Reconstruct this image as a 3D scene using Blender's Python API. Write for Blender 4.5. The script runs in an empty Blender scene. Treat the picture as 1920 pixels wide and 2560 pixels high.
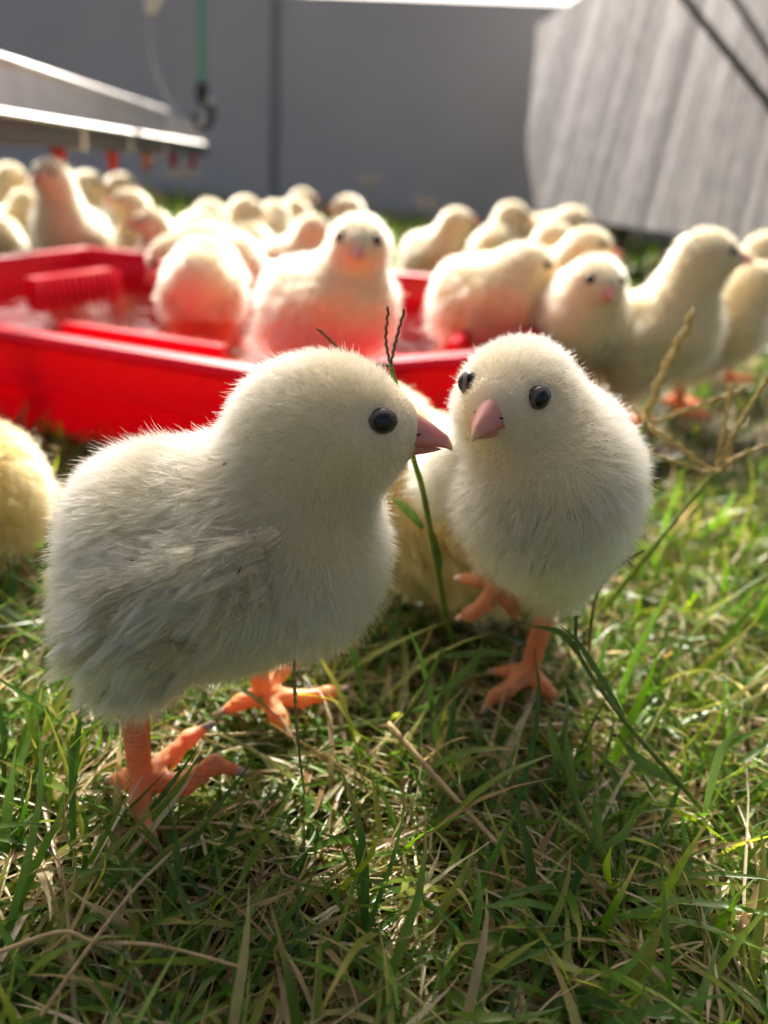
import bpy, math, random
import numpy as np
from mathutils import Vector, Matrix, kdtree

rng = np.random.default_rng(7)
random.seed(7)
SC = bpy.context.scene
COL = SC.collection
R = math.radians

# ------------------------------------------------------------------ camera, sky, sun, exposure
CAM_H, PITCH, ROLL, FPX = 0.14, R(24.6), R(4.8), 1923.0
cam_data = bpy.data.cameras.new('camera')
cam = bpy.data.objects.new('camera', cam_data)
COL.objects.link(cam)
cam_data.sensor_fit = 'VERTICAL'
cam_data.lens = 5.7
cam_data.sensor_height = 5.7 * 2560.0 / FPX
cam_data.sensor_width = cam_data.sensor_height * 0.75
cam_data.clip_start = 0.005
cam_data.clip_end = 500.0
cam.matrix_world = (Matrix.Translation((0, 0, CAM_H)) @ Matrix.Rotation(R(90) - PITCH, 4, 'X')
                    @ Matrix.Rotation(ROLL, 4, 'Z'))
cam_data.dof.use_dof = True
cam_data.dof.focus_distance = 0.158
cam_data.dof.aperture_fstop = 1.9
SC.camera = cam

SUN_EL, SUN_AZ = R(42), R(-8)          # azimuth from +Y, negative = left
world = bpy.data.worlds.new('World')
SC.world = world
world.use_nodes = True
wn = world.node_tree
bg = wn.nodes['Background']
sky_tex = wn.nodes.new('ShaderNodeTexSky')
sky_tex.sky_type = 'NISHITA'
sky_tex.sun_disc = False
sky_tex.sun_elevation = SUN_EL
sky_tex.sun_rotation = SUN_AZ
sky_tex.air_density = 0.28
sky_tex.dust_density = 7.0
sky_tex.ozone_density = 0.0
wn.links.new(sky_tex.outputs[0], bg.inputs[0])
bg.inputs[1].default_value = 0.128

sun_data = bpy.data.lights.new('sun', 'SUN')
sun_data.energy = 4.2
sun_data.angle = R(0.6)
sun_data.color = (1.0, 0.93, 0.82)
sun = bpy.data.objects.new('sun', sun_data)
COL.objects.link(sun)
sdir = Vector((math.sin(SUN_AZ) * math.cos(SUN_EL), math.cos(SUN_AZ) * math.cos(SUN_EL), math.sin(SUN_EL)))
sun.rotation_euler = sdir.to_track_quat('Z', 'Y').to_euler()

SC.view_settings.view_transform = 'Standard'
SC.view_settings.look = 'None'
SC.view_settings.gamma = 1.0
SC.view_settings.use_curve_mapping = False
SC.view_settings.exposure = 1.08

SC.render.engine = 'CYCLES'
cy = SC.cycles
cy.max_bounces = 8
cy.diffuse_bounces = 4
cy.glossy_bounces = 4
cy.transmission_bounces = 7
cy.transparent_max_bounces = 12
cy.sample_clamp_indirect = 4.0
cy.use_adaptive_sampling = True
cy.adaptive_threshold = 0.04
cy.use_denoising = True
try:
    cy.denoiser = 'OPENIMAGEDENOISE'
    cy.denoising_input_passes = 'RGB_ALBEDO_NORMAL'
except Exception:
    pass
cy.caustics_reflective = False
cy.caustics_refractive = False

# ------------------------------------------------------------------ helpers
_fw = np.array([0, math.cos(PITCH), -math.sin(PITCH)])
_rt = np.array([1.0, 0, 0])
_up = np.cross(_rt, _fw)
_r = math.cos(ROLL) * _rt + math.sin(ROLL) * _up
_u = -math.sin(ROLL) * _rt + math.cos(ROLL) * _up
EYE = np.array([0, 0, CAM_H])


def ray(px, py):
    return _fw + _r * (px - 960) / FPX - _u * (py - 1280) / FPX


def at_y(px, py, Y):                   # point of the place seen at a photo pixel, at distance Y in front
    d = ray(px, py)
    return EYE + d * Y / d[1]


def at_h(px, py, h):                   # the same at a height above the ground
    d = ray(px, py)
    return EYE + d * (h - CAM_H) / d[2]


def link(name, data, parent=None, mats=(), smooth=True):
    o = bpy.data.objects.new(name, data)
    COL.objects.link(o)
    if parent is not None:
        o.parent = parent
    for m in mats:
        if m.name not in [x.name for x in data.materials if x]:
            data.materials.append(m)
    if smooth and isinstance(data, bpy.types.Mesh) and len(data.polygons):
        data.polygons.foreach_set('use_smooth', np.ones(len(data.polygons), dtype=bool))
    return o


def tag(o, label=None, cat=None, group=None, kind=None):
    if label: o['label'] = label
    if cat: o['category'] = cat
    if group: o['group'] = group
    if kind: o['kind'] = kind
    return o


def empty(name, loc=(0, 0, 0), rz=0.0, scale=1.0):
    o = bpy.data.objects.new(name, None)
    COL.objects.link(o)
    o.location = loc
    o.rotation_euler = (0, 0, rz)
    o.scale = (scale,) * 3
    o.empty_display_size = 0.01
    return o


def mesh(name, v, f):
    m = bpy.data.meshes.new(name)
    m.from_pydata([tuple(map(float, p)) for p in v], [], [tuple(map(int, q)) for q in f])
    m.update()
    return m


def mesh_np(name, v, quads):
    """fast build from an (n,3) array and an (m,k) array of faces of one size"""
    m = bpy.data.meshes.new(name)
    k = quads.shape[1]
    m.vertices.add(len(v))
    m.vertices.foreach_set('co', v.astype(np.float32).ravel())
    m.loops.add(quads.size)
    m.loops.foreach_set('vertex_index', quads.astype(np.int32).ravel())
    m.polygons.add(len(quads))
    m.polygons.foreach_set('loop_start', np.arange(len(quads), dtype=np.int32) * k)
    m.polygons.foreach_set('use_smooth', np.ones(len(quads), dtype=bool))
    m.update(calc_edges=True)
    return m


class MB:
    def __init__(s): s.v, s.f = [], []
    def add(s, v, f):
        b = len(s.v)
        s.v += [tuple(map(float, p)) for p in v]
        s.f += [tuple(i + b for i in q) for q in f]
    def box(s, c, d):
        x, y, z = c; a, b, e = d[0] / 2, d[1] / 2, d[2] / 2
        v = [(x + i * a, y + j * b, z + k * e) for k in (-1, 1) for j in (-1, 1) for i in (-1, 1)]
        s.add(v, [(0, 2, 3, 1), (4, 5, 7, 6), (0, 1, 5, 4), (2, 6, 7, 3), (1, 3, 7, 5), (0, 4, 6, 2)])
    def tube(s, pts, rad, n=8, cap=True):
        pts = [np.array(p, float) for p in pts]
        k = len(pts)
        rad = [rad] * k if np.isscalar(rad) else list(rad)
        t = [pts[min(i + 1, k - 1)] - pts[max(i - 1, 0)] for i in range(k)]
        t = [q / (np.linalg.norm(q) + 1e-12) for q in t]
        up = np.array([0, 0, 1.0]) if abs(t[0][2]) < 0.9 else np.array([1.0, 0, 0])
        v = []
        a = np.cross(t[0], up); a /= np.linalg.norm(a)
        for i in range(k):
            a = a - t[i] * (a @ t[i]); a /= np.linalg.norm(a) + 1e-12
            b = np.cross(t[i], a)
            for j in range(n):
                w = 2 * math.pi * j / n
                v.append(pts[i] + rad[i] * (math.cos(w) * a + math.sin(w) * b))
        f = []
        for i in range(k - 1):
            for j in range(n):
                f.append((i * n + j, i * n + (j + 1) % n, (i + 1) * n + (j + 1) % n, (i + 1) * n + j))
        if cap:
            f.append(tuple(range(n))[::-1]); f.append(tuple((k - 1) * n + j for j in range(n)))
        s.add(v, f)
    def sweep(s, sec, pts, side, up):
        """extrude a closed 2D section (list of (a,b)) along pts; a along `side`, b along `up`"""
        n = len(sec); v = []
        for p in pts:
            for a, b in sec: v.append(np.array(p) + a * side + b * up)
        f = []
        for i in range(len(pts) - 1):
            for j in range(n):
                f.append((i * n + j, i * n + (j + 1) % n, (i + 1) * n + (j + 1) % n, (i + 1) * n + j))
        f.append(tuple(range(n))[::-1]); f.append(tuple((len(pts) - 1) * n + j for j in range(n)))
        s.add(v, f)
    def build(s, name, mat, parent=None, smooth=True):
        return link(name, mesh(name, s.v, s.f), parent, [mat], smooth)


def curve_pts(ctrl, n=14):
    """smooth Catmull-Rom samples through control points"""
    c = [np.array(p, float) for p in ctrl]
    c = [2 * c[0] - c[1]] + c + [2 * c[-1] - c[-2]]
    out = []
    for i in range(1, len(c) - 2):
        for k in range(n):
            t = k / n
            p0, p1, p2, p3 = c[i - 1:i + 3]
            out.append(0.5 * ((2 * p1) + (-p0 + p2) * t + (2 * p0 - 5 * p1 + 4 * p2 - p3) * t * t
                              + (-p0 + 3 * p1 - 3 * p2 + p3) * t ** 3))
    out.append(c[-2])
    return out


# ------------------------------------------------------------------ materials
def new_mat(name):
    m = bpy.data.materials.new(name)
    m.use_nodes = True
    nt = m.node_tree
    return m, nt, nt.nodes['Principled BSDF'], nt.nodes['Material Output']


def nd(nt, t, **kw):
    n = nt.nodes.new(t)
    for k, v in kw.items():
        if k.startswith('i_'): n.inputs[k[2:].replace('_', ' ')].default_value = v
        else: setattr(n, k, v)
    return n


def ramp(nt, stops):
    n = nt.nodes.new('ShaderNodeValToRGB')
    e = n.color_ramp.elements
    while len(e) < len(stops): e.new(0.5)
    for k, (p, c) in enumerate(stops):
        e[k].position = p; e[k].color = (*c, 1)
    return n


def plain(name, col, rough=0.5, spec=0.5, metal=0.0, noise=0.0, scale=200.0, bump=0.0):
    m, nt, p, out = new_mat(name)
    p.inputs['Base Color'].default_value = (*col, 1)
    p.inputs['Roughness'].default_value = rough
    p.inputs['Specular IOR Level'].default_value = spec
    p.inputs['Metallic'].default_value = metal
    if noise or bump:
        tc = nd(nt, 'ShaderNodeTexCoord')
        nz = nd(nt, 'ShaderNodeTexNoise', i_Scale=scale, i_Detail=5.0)
        nt.links.new(tc.outputs['Object'], nz.inputs['Vector'])
        if noise:
            rp = ramp(nt, [(0.3, tuple(c * (1 - noise) for c in col)), (0.7, tuple(min(1, c * (1 + noise)) for c in col))])
            nt.links.new(nz.outputs['Fac'], rp.inputs['Fac'])
            nt.links.new(rp.outputs['Color'], p.inputs['Base Color'])
        if bump:
            b = nd(nt, 'ShaderNodeBump', i_Strength=bump, i_Distance=0.001)
            nt.links.new(nz.outputs['Fac'], b.inputs['Height'])
            nt.links.new(b.outputs['Normal'], p.inputs['Normal'])
    return m


def add_translucent(m, col, fac):
    nt = m.node_tree
    p = nt.nodes['Principled BSDF']; out = nt.nodes['Material Output']
    tr = nd(nt, 'ShaderNodeBsdfTranslucent')
    if col is not None: tr.inputs['Color'].default_value = (*col, 1)
    mx = nd(nt, 'ShaderNodeMixShader'); mx.inputs[0].default_value = fac
    nt.links.new(p.outputs[0], mx.inputs[1]); nt.links.new(tr.outputs[0], mx.inputs[2])
    nt.links.new(mx.outputs[0], out.inputs['Surface'])
    return tr


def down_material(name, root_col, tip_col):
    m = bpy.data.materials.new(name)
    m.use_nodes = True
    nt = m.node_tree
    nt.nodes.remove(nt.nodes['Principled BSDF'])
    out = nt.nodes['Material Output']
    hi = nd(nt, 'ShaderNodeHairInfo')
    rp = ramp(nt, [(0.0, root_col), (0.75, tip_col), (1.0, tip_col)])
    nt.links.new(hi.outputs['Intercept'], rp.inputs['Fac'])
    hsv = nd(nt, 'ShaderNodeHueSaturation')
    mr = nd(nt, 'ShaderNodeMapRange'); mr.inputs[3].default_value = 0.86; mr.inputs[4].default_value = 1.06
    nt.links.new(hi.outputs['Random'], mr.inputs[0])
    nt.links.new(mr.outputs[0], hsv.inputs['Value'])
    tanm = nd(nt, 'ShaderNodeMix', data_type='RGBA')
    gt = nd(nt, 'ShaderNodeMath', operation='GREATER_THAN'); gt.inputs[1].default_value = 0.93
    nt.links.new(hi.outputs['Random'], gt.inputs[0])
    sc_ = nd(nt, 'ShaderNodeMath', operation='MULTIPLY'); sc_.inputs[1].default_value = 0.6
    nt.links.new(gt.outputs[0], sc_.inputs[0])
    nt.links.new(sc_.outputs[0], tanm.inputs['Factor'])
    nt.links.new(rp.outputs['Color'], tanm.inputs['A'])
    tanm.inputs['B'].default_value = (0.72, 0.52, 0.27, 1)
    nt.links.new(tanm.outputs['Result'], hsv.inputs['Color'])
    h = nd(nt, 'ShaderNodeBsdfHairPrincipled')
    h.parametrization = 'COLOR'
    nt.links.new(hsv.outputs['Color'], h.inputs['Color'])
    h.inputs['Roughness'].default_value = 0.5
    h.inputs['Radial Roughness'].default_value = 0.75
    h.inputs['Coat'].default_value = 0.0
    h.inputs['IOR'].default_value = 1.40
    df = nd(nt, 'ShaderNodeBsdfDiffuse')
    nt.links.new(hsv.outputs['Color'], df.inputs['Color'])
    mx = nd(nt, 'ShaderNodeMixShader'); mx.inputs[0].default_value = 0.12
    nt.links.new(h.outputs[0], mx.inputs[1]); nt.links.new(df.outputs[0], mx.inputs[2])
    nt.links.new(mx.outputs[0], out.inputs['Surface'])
    return m


M = {}
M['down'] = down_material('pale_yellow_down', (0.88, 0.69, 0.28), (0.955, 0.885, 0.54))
M['down_backlit'] = down_material('backlit_yellow_down', (0.68, 0.36, 0.08), (0.82, 0.54, 0.17))  # orange of light passing through the down is put into its colour
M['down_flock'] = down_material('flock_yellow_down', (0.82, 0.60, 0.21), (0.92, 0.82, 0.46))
M['skin'] = plain('chick_skin', (0.80, 0.66, 0.42), 0.7, 0.2)


def leg_material():
    m, nt, p, out = new_mat('chick_leg_skin')
    tc = nd(nt, 'ShaderNodeTexCoord')
    nz = nd(nt, 'ShaderNodeTexNoise', i_Scale=260.0, i_Detail=4.0)
    nt.links.new(tc.outputs['Object'], nz.inputs['Vector'])
    rp = ramp(nt, [(0.3, (0.78, 0.34, 0.15)), (0.7, (0.92, 0.50, 0.25))])
    nt.links.new(nz.outputs['Fac'], rp.inputs['Fac'])
    nt.links.new(rp.outputs['Color'], p.inputs['Base Color'])
    p.inputs['Roughness'].default_value = 0.42
    p.inputs['Specular IOR Level'].default_value = 0.4
    p.inputs['Subsurface Weight'].default_value = 0.6
    p.inputs['Subsurface Radius'].default_value = (1.0, 0.35, 0.15)
    p.inputs['Subsurface Scale'].default_value = 0.003
    wv = nd(nt, 'ShaderNodeTexWave', i_Scale=230.0, i_Distortion=1.2)
    wv.bands_direction = 'Z'
    nt.links.new(tc.outputs['Object'], wv.inputs['Vector'])
    b = nd(nt, 'ShaderNodeBump', i_Strength=0.32, i_Distance=0.0006)
    nt.links.new(wv.outputs['Fac'], b.inputs['Height'])
    nt.links.new(b.outputs['Normal'], p.inputs['Normal'])
    tr = add_translucent(m, (1.0, 0.34, 0.08), 0.34)
    return m


M['leg'] = leg_material()


def beak_material():
    m, nt, p, out = new_mat('chick_beak_horn')
    tc = nd(nt, 'ShaderNodeTexCoord')
    sx = nd(nt, 'ShaderNodeSeparateXYZ')
    nt.links.new(tc.outputs['Object'], sx.inputs[0])
    mr = nd(nt, 'ShaderNodeMapRange'); mr.inputs[1].default_value = 0.012; mr.inputs[2].default_value = 0.0245
    nt.links.new(sx.outputs['X'], mr.inputs[0])
    rp = ramp(nt, [(0.0, (0.80, 0.40, 0.30)), (0.5, (0.76, 0.36, 0.30)), (0.84, (0.76, 0.42, 0.34)), (0.90, (0.86, 0.68, 0.42))])
    nt.links.new(mr.outputs[0], rp.inputs['Fac'])
    nt.links.new(rp.outputs['Color'], p.inputs['Base Color'])
    p.inputs['Roughness'].default_value = 0.42
    p.inputs['Subsurface Weight'].default_value = 0.6
    p.inputs['Subsurface Radius'].default_value = (1.0, 0.35, 0.2)
    p.inputs['Subsurface Scale'].default_value = 0.002
    add_translucent(m, (0.95, 0.35, 0.2), 0.2)
    return m


M['beak'] = beak_material()
M['nostril'] = plain('nostril_dark', (0.05, 0.015, 0.015), 0.6)
M['eye'] = plain('eye_black', (0.006, 0.005, 0.006), 0.05, 0.6)
M['eyelid'] = plain('eyelid_skin', (0.15, 0.115, 0.10), 0.6, 0.3, noise=0.2, scale=900)
M['claw'] = plain('claw_horn', (0.55, 0.36, 0.28), 0.4)


def grass_material():
    m, nt, p, out = new_mat('grass_blades')
    at = nd(nt, 'ShaderNodeAttribute', attribute_name='tint')
    tc = nd(nt, 'ShaderNodeTexCoord')
    nz = nd(nt, 'ShaderNodeTexNoise', i_Scale=350.0, i_Detail=3.0)
    nt.links.new(tc.outputs['Object'], nz.inputs['Vector'])
    mr = nd(nt, 'ShaderNodeMapRange'); mr.inputs[3].default_value = 0.72; mr.inputs[4].default_value = 1.3
    nt.links.new(nz.outputs['Fac'], mr.inputs[0])
    hs = nd(nt, 'ShaderNodeHueSaturation')
    nt.links.new(at.outputs['Color'], hs.inputs['Color'])
    nt.links.new(mr.outputs[0], hs.inputs['Value'])
    nt.links.new(hs.outputs['Color'], p.inputs['Base Color'])
    p.inputs['Roughness'].default_value = 0.32
    p.inputs['Specular IOR Level'].default_value = 0.42
    tr = add_translucent(m, None, 0.45)
    hs2 = nd(nt, 'ShaderNodeHueSaturation')
    hs2.inputs['Saturation'].default_value = 1.15
    hs2.inputs['Value'].default_value = 2.0
    nt.links.new(hs.outputs['Color'], hs2.inputs['Color'])
    nt.links.new(hs2.outputs['Color'], tr.inputs['Color'])
    return m


M['grass'] = grass_material()


def soil_material():
    m, nt, p, out = new_mat('soil_and_thatch')
    tc = nd(nt, 'ShaderNodeTexCoord')
    nz = nd(nt, 'ShaderNodeTexNoise', i_Scale=140.0, i_Detail=8.0, i_Roughness=0.7)
    nt.links.new(tc.outputs['Object'], nz.inputs['Vector'])
    rp = ramp(nt, [(0.3, (0.012, 0.009, 0.005)), (0.55, (0.035, 0.025, 0.013)), (0.75, (0.07, 0.052, 0.027))])
    nt.links.new(nz.outputs['Fac'], rp.inputs['Fac'])
    nt.links.new(rp.outputs['Color'], p.inputs['Base Color'])
    p.inputs['Roughness'].default_value = 0.9
    b = nd(nt, 'ShaderNodeBump', i_Strength=0.7, i_Distance=0.0018)
    nt.links.new(nz.outputs['Fac'], b.inputs['Height'])
    nt.links.new(b.outputs['Normal'], p.inputs['Normal'])
    return m


M['soil'] = soil_material()
M['red'] = plain('red_plastic', (0.70, 0.004, 0.034), 0.28, 0.5, bump=0.08, scale=300)
add_translucent(M['red'], (0.95, 0.005, 0.045), 0.30)


def water_material():
    m, nt, p, out = new_mat('tray_water')
    nt.nodes.remove(p)
    tc = nd(nt, 'ShaderNodeTexCoord')
    nz = nd(nt, 'ShaderNodeTexNoise', i_Scale=55.0, i_Detail=3.0, i_Distortion=0.6)
    nt.links.new(tc.outputs['Object'], nz.inputs['Vector'])
    b = nd(nt, 'ShaderNodeBump', i_Strength=0.35, i_Distance=0.002)
    nt.links.new(nz.outputs['Fac'], b.inputs['Height'])
    fr = nd(nt, 'ShaderNodeFresnel', i_IOR=1.16)
    tp = nd(nt, 'ShaderNodeBsdfTransparent'); tp.inputs['Color'].default_value = (1.0, 0.80, 0.66, 1)
    gl = nd(nt, 'ShaderNodeBsdfGlossy', i_Roughness=0.06)
    nt.links.new(b.outputs['Normal'], gl.inputs['Normal'])
    mx = nd(nt, 'ShaderNodeMixShader')
    nt.links.new(fr.outputs[0], mx.inputs[0]); nt.links.new(tp.outputs[0], mx.inputs[1]); nt.links.new(gl.outputs[0], mx.inputs[2])
    nt.links.new(mx.outputs[0], out.inputs['Surface'])
    return m


M['water'] = water_material()
M['wall'] = plain('grey_sheet', (0.68, 0.665, 0.65), 0.5, 0.3, noise=0.06, scale=3.0)
M['seam'] = plain('grey_seam_strip', (0.33, 0.33, 0.34), 0.6, 0.3)


def stucco_material():
    m, nt, p, out = new_mat('embossed_pale_sheet')
    tc = nd(nt, 'ShaderNodeTexCoord')
    mp = nd(nt, 'ShaderNodeMapping'); mp.inputs['Scale'].default_value = (1, 0, 0.22)
    mr0 = nd(nt, 'ShaderNodeMapping'); mr0.inputs['Rotation'].default_value = (0, R(19), 0)
    nt.links.new(tc.outputs['Object'], mr0.inputs['Vector'])
    nt.links.new(mr0.outputs[0], mp.inputs['Vector'])
    nz = nd(nt, 'ShaderNodeTexNoise', i_Scale=110.0, i_Detail=4.0, i_Roughness=0.6)
    nt.links.new(mp.outputs[0], nz.inputs['Vector'])
    mp2 = nd(nt, 'ShaderNodeMapping'); mp2.inputs['Scale'].default_value = (1, 0, 0.015)
    nt.links.new(mr0.outputs[0], mp2.inputs['Vector'])
    nz2 = nd(nt, 'ShaderNodeTexNoise', i_Scale=38.0, i_Detail=4.0)
    nt.links.new(mp2.outputs[0], nz2.inputs['Vector'])
    rp = ramp(nt, [(0.40, (0.20, 0.188, 0.17)), (0.5, (0.40, 0.38, 0.35)), (0.60, (0.66, 0.635, 0.595))])  # light and dark streaks in the colour stand for glints on the embossing
    mx = nd(nt, 'ShaderNodeMath', operation='MULTIPLY_ADD'); mx.inputs[1].default_value = 0.38
    ml = nd(nt, 'ShaderNodeMath', operation='MULTIPLY'); ml.inputs[1].default_value = 0.62
    nt.links.new(nz.outputs['Fac'], mx.inputs[0]); nt.links.new(nz2.outputs['Fac'], ml.inputs[0])
    nt.links.new(ml.outputs[0], mx.inputs[2])
    nt.links.new(mx.outputs[0], rp.inputs['Fac'])
    nt.links.new(rp.outputs['Color'], p.inputs['Base Color'])
    b = nd(nt, 'ShaderNodeBump', i_Strength=0.8, i_Distance=0.004)
    nt.links.new(nz2.outputs['Fac'], b.inputs['Height'])
    nt.links.new(b.outputs['Normal'], p.inputs['Normal'])
    p.inputs['Metallic'].default_value = 0.15
    p.inputs['Specular IOR Level'].default_value = 0.6
    p.inputs['Roughness'].default_value = 0.40
    return m


M['stucco'] = stucco_material()
M['stripe'] = plain('dark_stripe', (0.03, 0.028, 0.026), 0.8, 0.2)
M['alu'] = plain('aluminium', (0.62, 0.61, 0.60), 0.38, 0.5, metal=0.85, noise=0.1, scale=20)
M['pipe'] = plain('grey_water_pipe', (0.085, 0.085, 0.075), 0.45)
M['clip'] = plain('pale_plastic_clip', (0.62, 0.60, 0.52), 0.5)
M['teal'] = plain('teal_cord', (0.13, 0.48, 0.42), 0.8, bump=0.5, scale=500)
M['black'] = plain('black_plastic', (0.02, 0.02, 0.022), 0.4)
M['string'] = plain('pale_string', (0.55, 0.56, 0.60), 0.7)
M['white'] = plain('white_plastic', (0.8, 0.8, 0.78), 0.4)
M['nipple_red'] = plain('nipple_red', (0.60, 0.03, 0.02), 0.35)
add_translucent(M['nipple_red'], (0.8, 0.04, 0.02), 0.3)
M['steel'] = plain('steel_pin', (0.6, 0.6, 0.6), 0.25, metal=1.0)


def stalk_mat(name, a, b):
    m = plain(name, a, 0.5, 0.4)
    nt = m.node_tree; p = nt.nodes['Principled BSDF']
    tc = nd(nt, 'ShaderNodeTexCoord')
    nz = nd(nt, 'ShaderNodeTexNoise', i_Scale=500.0, i_Detail=4.0)
    nt.links.new(tc.outputs['Object'], nz.inputs['Vector'])
    rp = ramp(nt, [(0.35, a), (0.65, b)])
    nt.links.new(nz.outputs['Fac'], rp.inputs['Fac']); nt.links.new(rp.outputs['Color'], p.inputs['Base Color'])
    tr = add_translucent(m, tuple(min(1, c * 1.6) for c in b), 0.3)
    return m


M['stem_green'] = stalk_mat('green_stem', (0.10, 0.17, 0.03), (0.24, 0.30, 0.06))
M['stem_brown'] = stalk_mat('dry_stem', (0.22, 0.13, 0.05), (0.42, 0.30, 0.14))
M['stem_dark'] = stalk_mat('dark_stem', (0.09, 0.085, 0.03), (0.20, 0.15, 0.06))
M['spikelet'] = stalk_mat('seed_spikelets', (0.34, 0.27, 0.11), (0.55, 0.47, 0.24))
M['straw'] = stalk_mat('straw', (0.38, 0.27, 0.13), (0.55, 0.43, 0.24))

# ------------------------------------------------------------------ setting
SOIL_Z = -0.008
# ground: one sheet to the horizon, finer and gently uneven near the chicks
gx = np.unique(np.concatenate([np.linspace(-60, -3, 12), np.linspace(-3, -0.6, 20), np.linspace(-0.6, 0.6, 61), np.linspace(0.6, 3, 20), np.linspace(3, 60, 12)]))
gy = np.unique(np.concatenate([np.linspace(-60, -0.3, 12), np.linspace(-0.3, 1.0, 66), np.linspace(1.0, 4, 24), np.linspace(4, 120, 14)]))
GX, GY = np.meshgrid(gx, gy, indexing='ij')


def ground_z(x, y):
    return (SOIL_Z + 0.0022 * np.sin(x * 61 + 1.3 * np.sin(y * 47)) * np.sin(y * 53 + 1.1)
            + 0.0014 * np.sin(x * 143 + y * 97 + 0.7) * np.sin(y * 131 - x * 40))


GZ = ground_z(GX, GY)
gv = np.stack([GX, GY, GZ], -1).reshape(-1, 3)
ni, nj = GX.shape
ii, jj = np.meshgrid(np.arange(ni - 1), np.arange(nj - 1), indexing='ij')
a0 = (ii * nj + jj).ravel()
gf = np.stack([a0, a0 + nj, a0 + nj + 1, a0 + 1], -1)
ground = link('ground', mesh_np('ground', gv, gf), None, [M['soil']])
tag(ground, kind='structure')

# grey sheet wall behind the flock
wall_root = empty('barrier_wall', (0.0, 2.18, 0))
tag(wall_root, 'low grey sheet wall with vertical seam closing off the grass behind the chicks', 'wall')
WROT = -math.atan2(0.10, 0.43)
wall_root.rotation_euler = (0, 0, WROT)


def wall_local(px, py):                # where a pixel meets the wall plane, in the wall's own axes
    n = np.array([-math.sin(WROT), math.cos(WROT), 0]); c = np.array([0, 2.18, 0])
    d = ray(px, py); t = ((c - EYE) @ n) / (d @ n)
    q = EYE + d * t - c
    return q[0] * math.cos(WROT) + q[1] * math.sin(WROT), q[2]


wtop = wall_local(1200, 5)[1]
sx_seam = wall_local(688, 270)[0]
edges = [-2.6, -1.45, sx_seam, sx_seam + 1.15, 1.9]
for k in range(4):
    x0, x1 = edges[k] + 0.003, edges[k + 1] - 0.003
    mb = MB()
    n = 10
    xs = np.linspace(x0, x1, n)
    # slightly buckled sheet with thickness
    v = []
    for x in xs:
        bow = 0.004 * math.sin((x - x0) / (x1 - x0) * math.pi) * (1 if k % 2 else -1)
        for z in (SOIL_Z - 0.02, wtop):
            v += [(x, bow, z), (x, bow + 0.012, z)]
    f = []
    for i in range(n - 1):
        b = i * 4
        f += [(b, b + 4, b + 6, b + 2), (b + 1, b + 3, b + 7, b + 5), (b + 2, b + 6, b + 7, b + 3), (b, b + 1, b + 5, b + 4)]
    f += [(0, 2, 3, 1), ((n - 1) * 4, (n - 1) * 4 + 1, (n - 1) * 4 + 3, (n - 1) * 4 + 2)]
    mb.add(v, f)
    mb.build('panel', M['wall'], wall_root, smooth=False)
for x in edges[1:4]:
    mb = MB()
    mb.sweep([(-0.012, -0.004), (0.012, -0.004), (0.008, -0.010), (-0.008, -0.010)],
             [(x, 0, SOIL_Z - 0.02), (x, 0, wtop - 0.004)], np.array([1.0, 0, 0]), np.array([0, 1.0, 0]))
    mb.build('seam_strip', M['seam'], wall_root, smooth=False)

# pale embossed coop panel, right
PA = at_y(1340, 535, 1.42)
LEAN = R(22)
pd = np.array([math.sin(R(155)), math.cos(R(155)), 0.0])
ph_ = np.array([math.sin(R(245)), math.cos(R(245)), 0.0])
pn = ph_ * math.cos(LEAN) + np.array([0, 0, math.sin(LEAN)])       # faces left and up: the side slopes like a low roof


def on_panel(px, py):
    d = ray(px, py); t = ((PA - EYE) @ pn) / (d @ pn)
    return EYE + d * t


outl = [on_panel(*q) for q in [(1338, 520), (1316, 370), (1344, 62), (1452, -10), (1600, -200), (2250, -260), (2250, 665), (1740, 590), (1420, 546)]]
P0 = np.array([PA[0], PA[1], 0.0])
pv = np.cross(pd, -pn); pv = pv if pv[2] > 0 else -pv       # up along the sloping side
PR = np.stack([pd, -pn, pv], -1)
coop = empty('coop_box')
coop.matrix_world = Matrix.Translation(Vector(P0)) @ Matrix([list(map(float, q)) for q in PR]).to_4x4()
tag(coop, 'pale embossed metal box with cut corners standing raised off the grass at right', 'coop')
mb = MB()
k = len(outl)
v = [(q - P0) @ PR for q in outl] + [(q - P0 - ph_ * 0.5) @ PR for q in outl]
f = [tuple(range(k)), tuple(range(2 * k - 1, k - 1, -1))] + [(i, i + k, (i + 1) % k + k, (i + 1) % k) for i in range(k)]
mb.add(v, f)
mb.build('embossed_panel', M['stucco'], coop, smooth=False)
zb = float(outl[8][2])
for a, b in ((0.12, 0.08), (0.12, 0.42), (0.60, 0.08), (0.60, 0.42)):
    c = pd * a - ph_ * b
    mb = MB(); mb.tube([(c + np.array([0, 0, SOIL_Z - 0.01])) @ PR, (c + np.array([0, 0, zb + 0.02])) @ PR], 0.018, 10)
    mb.build('leg', M['seam'], coop)
for (q0, q1, lab) in (((1690, -30), (1935, 275), 'long dark cable slanting across the pale box, the lower of two'),
                      ((1815, -40), (1960, 190), 'short dark cable slanting across the pale box near the top corner')):
    mb = MB()
    p0, p1 = at_y(*q0, 1.02), at_y(*q1, 0.86)
    p2 = p1 + (p1 - p0) * 1.2
    mb.tube([p0 - (p1 - p0) * 0.8, p0, p1, p2], 0.0042, 8)  # thin dark tubes slanting in front of the panel
    tag(mb.build('slant_stripe', M['stripe']), lab, 'stripe', 'slanting stripes')

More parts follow.
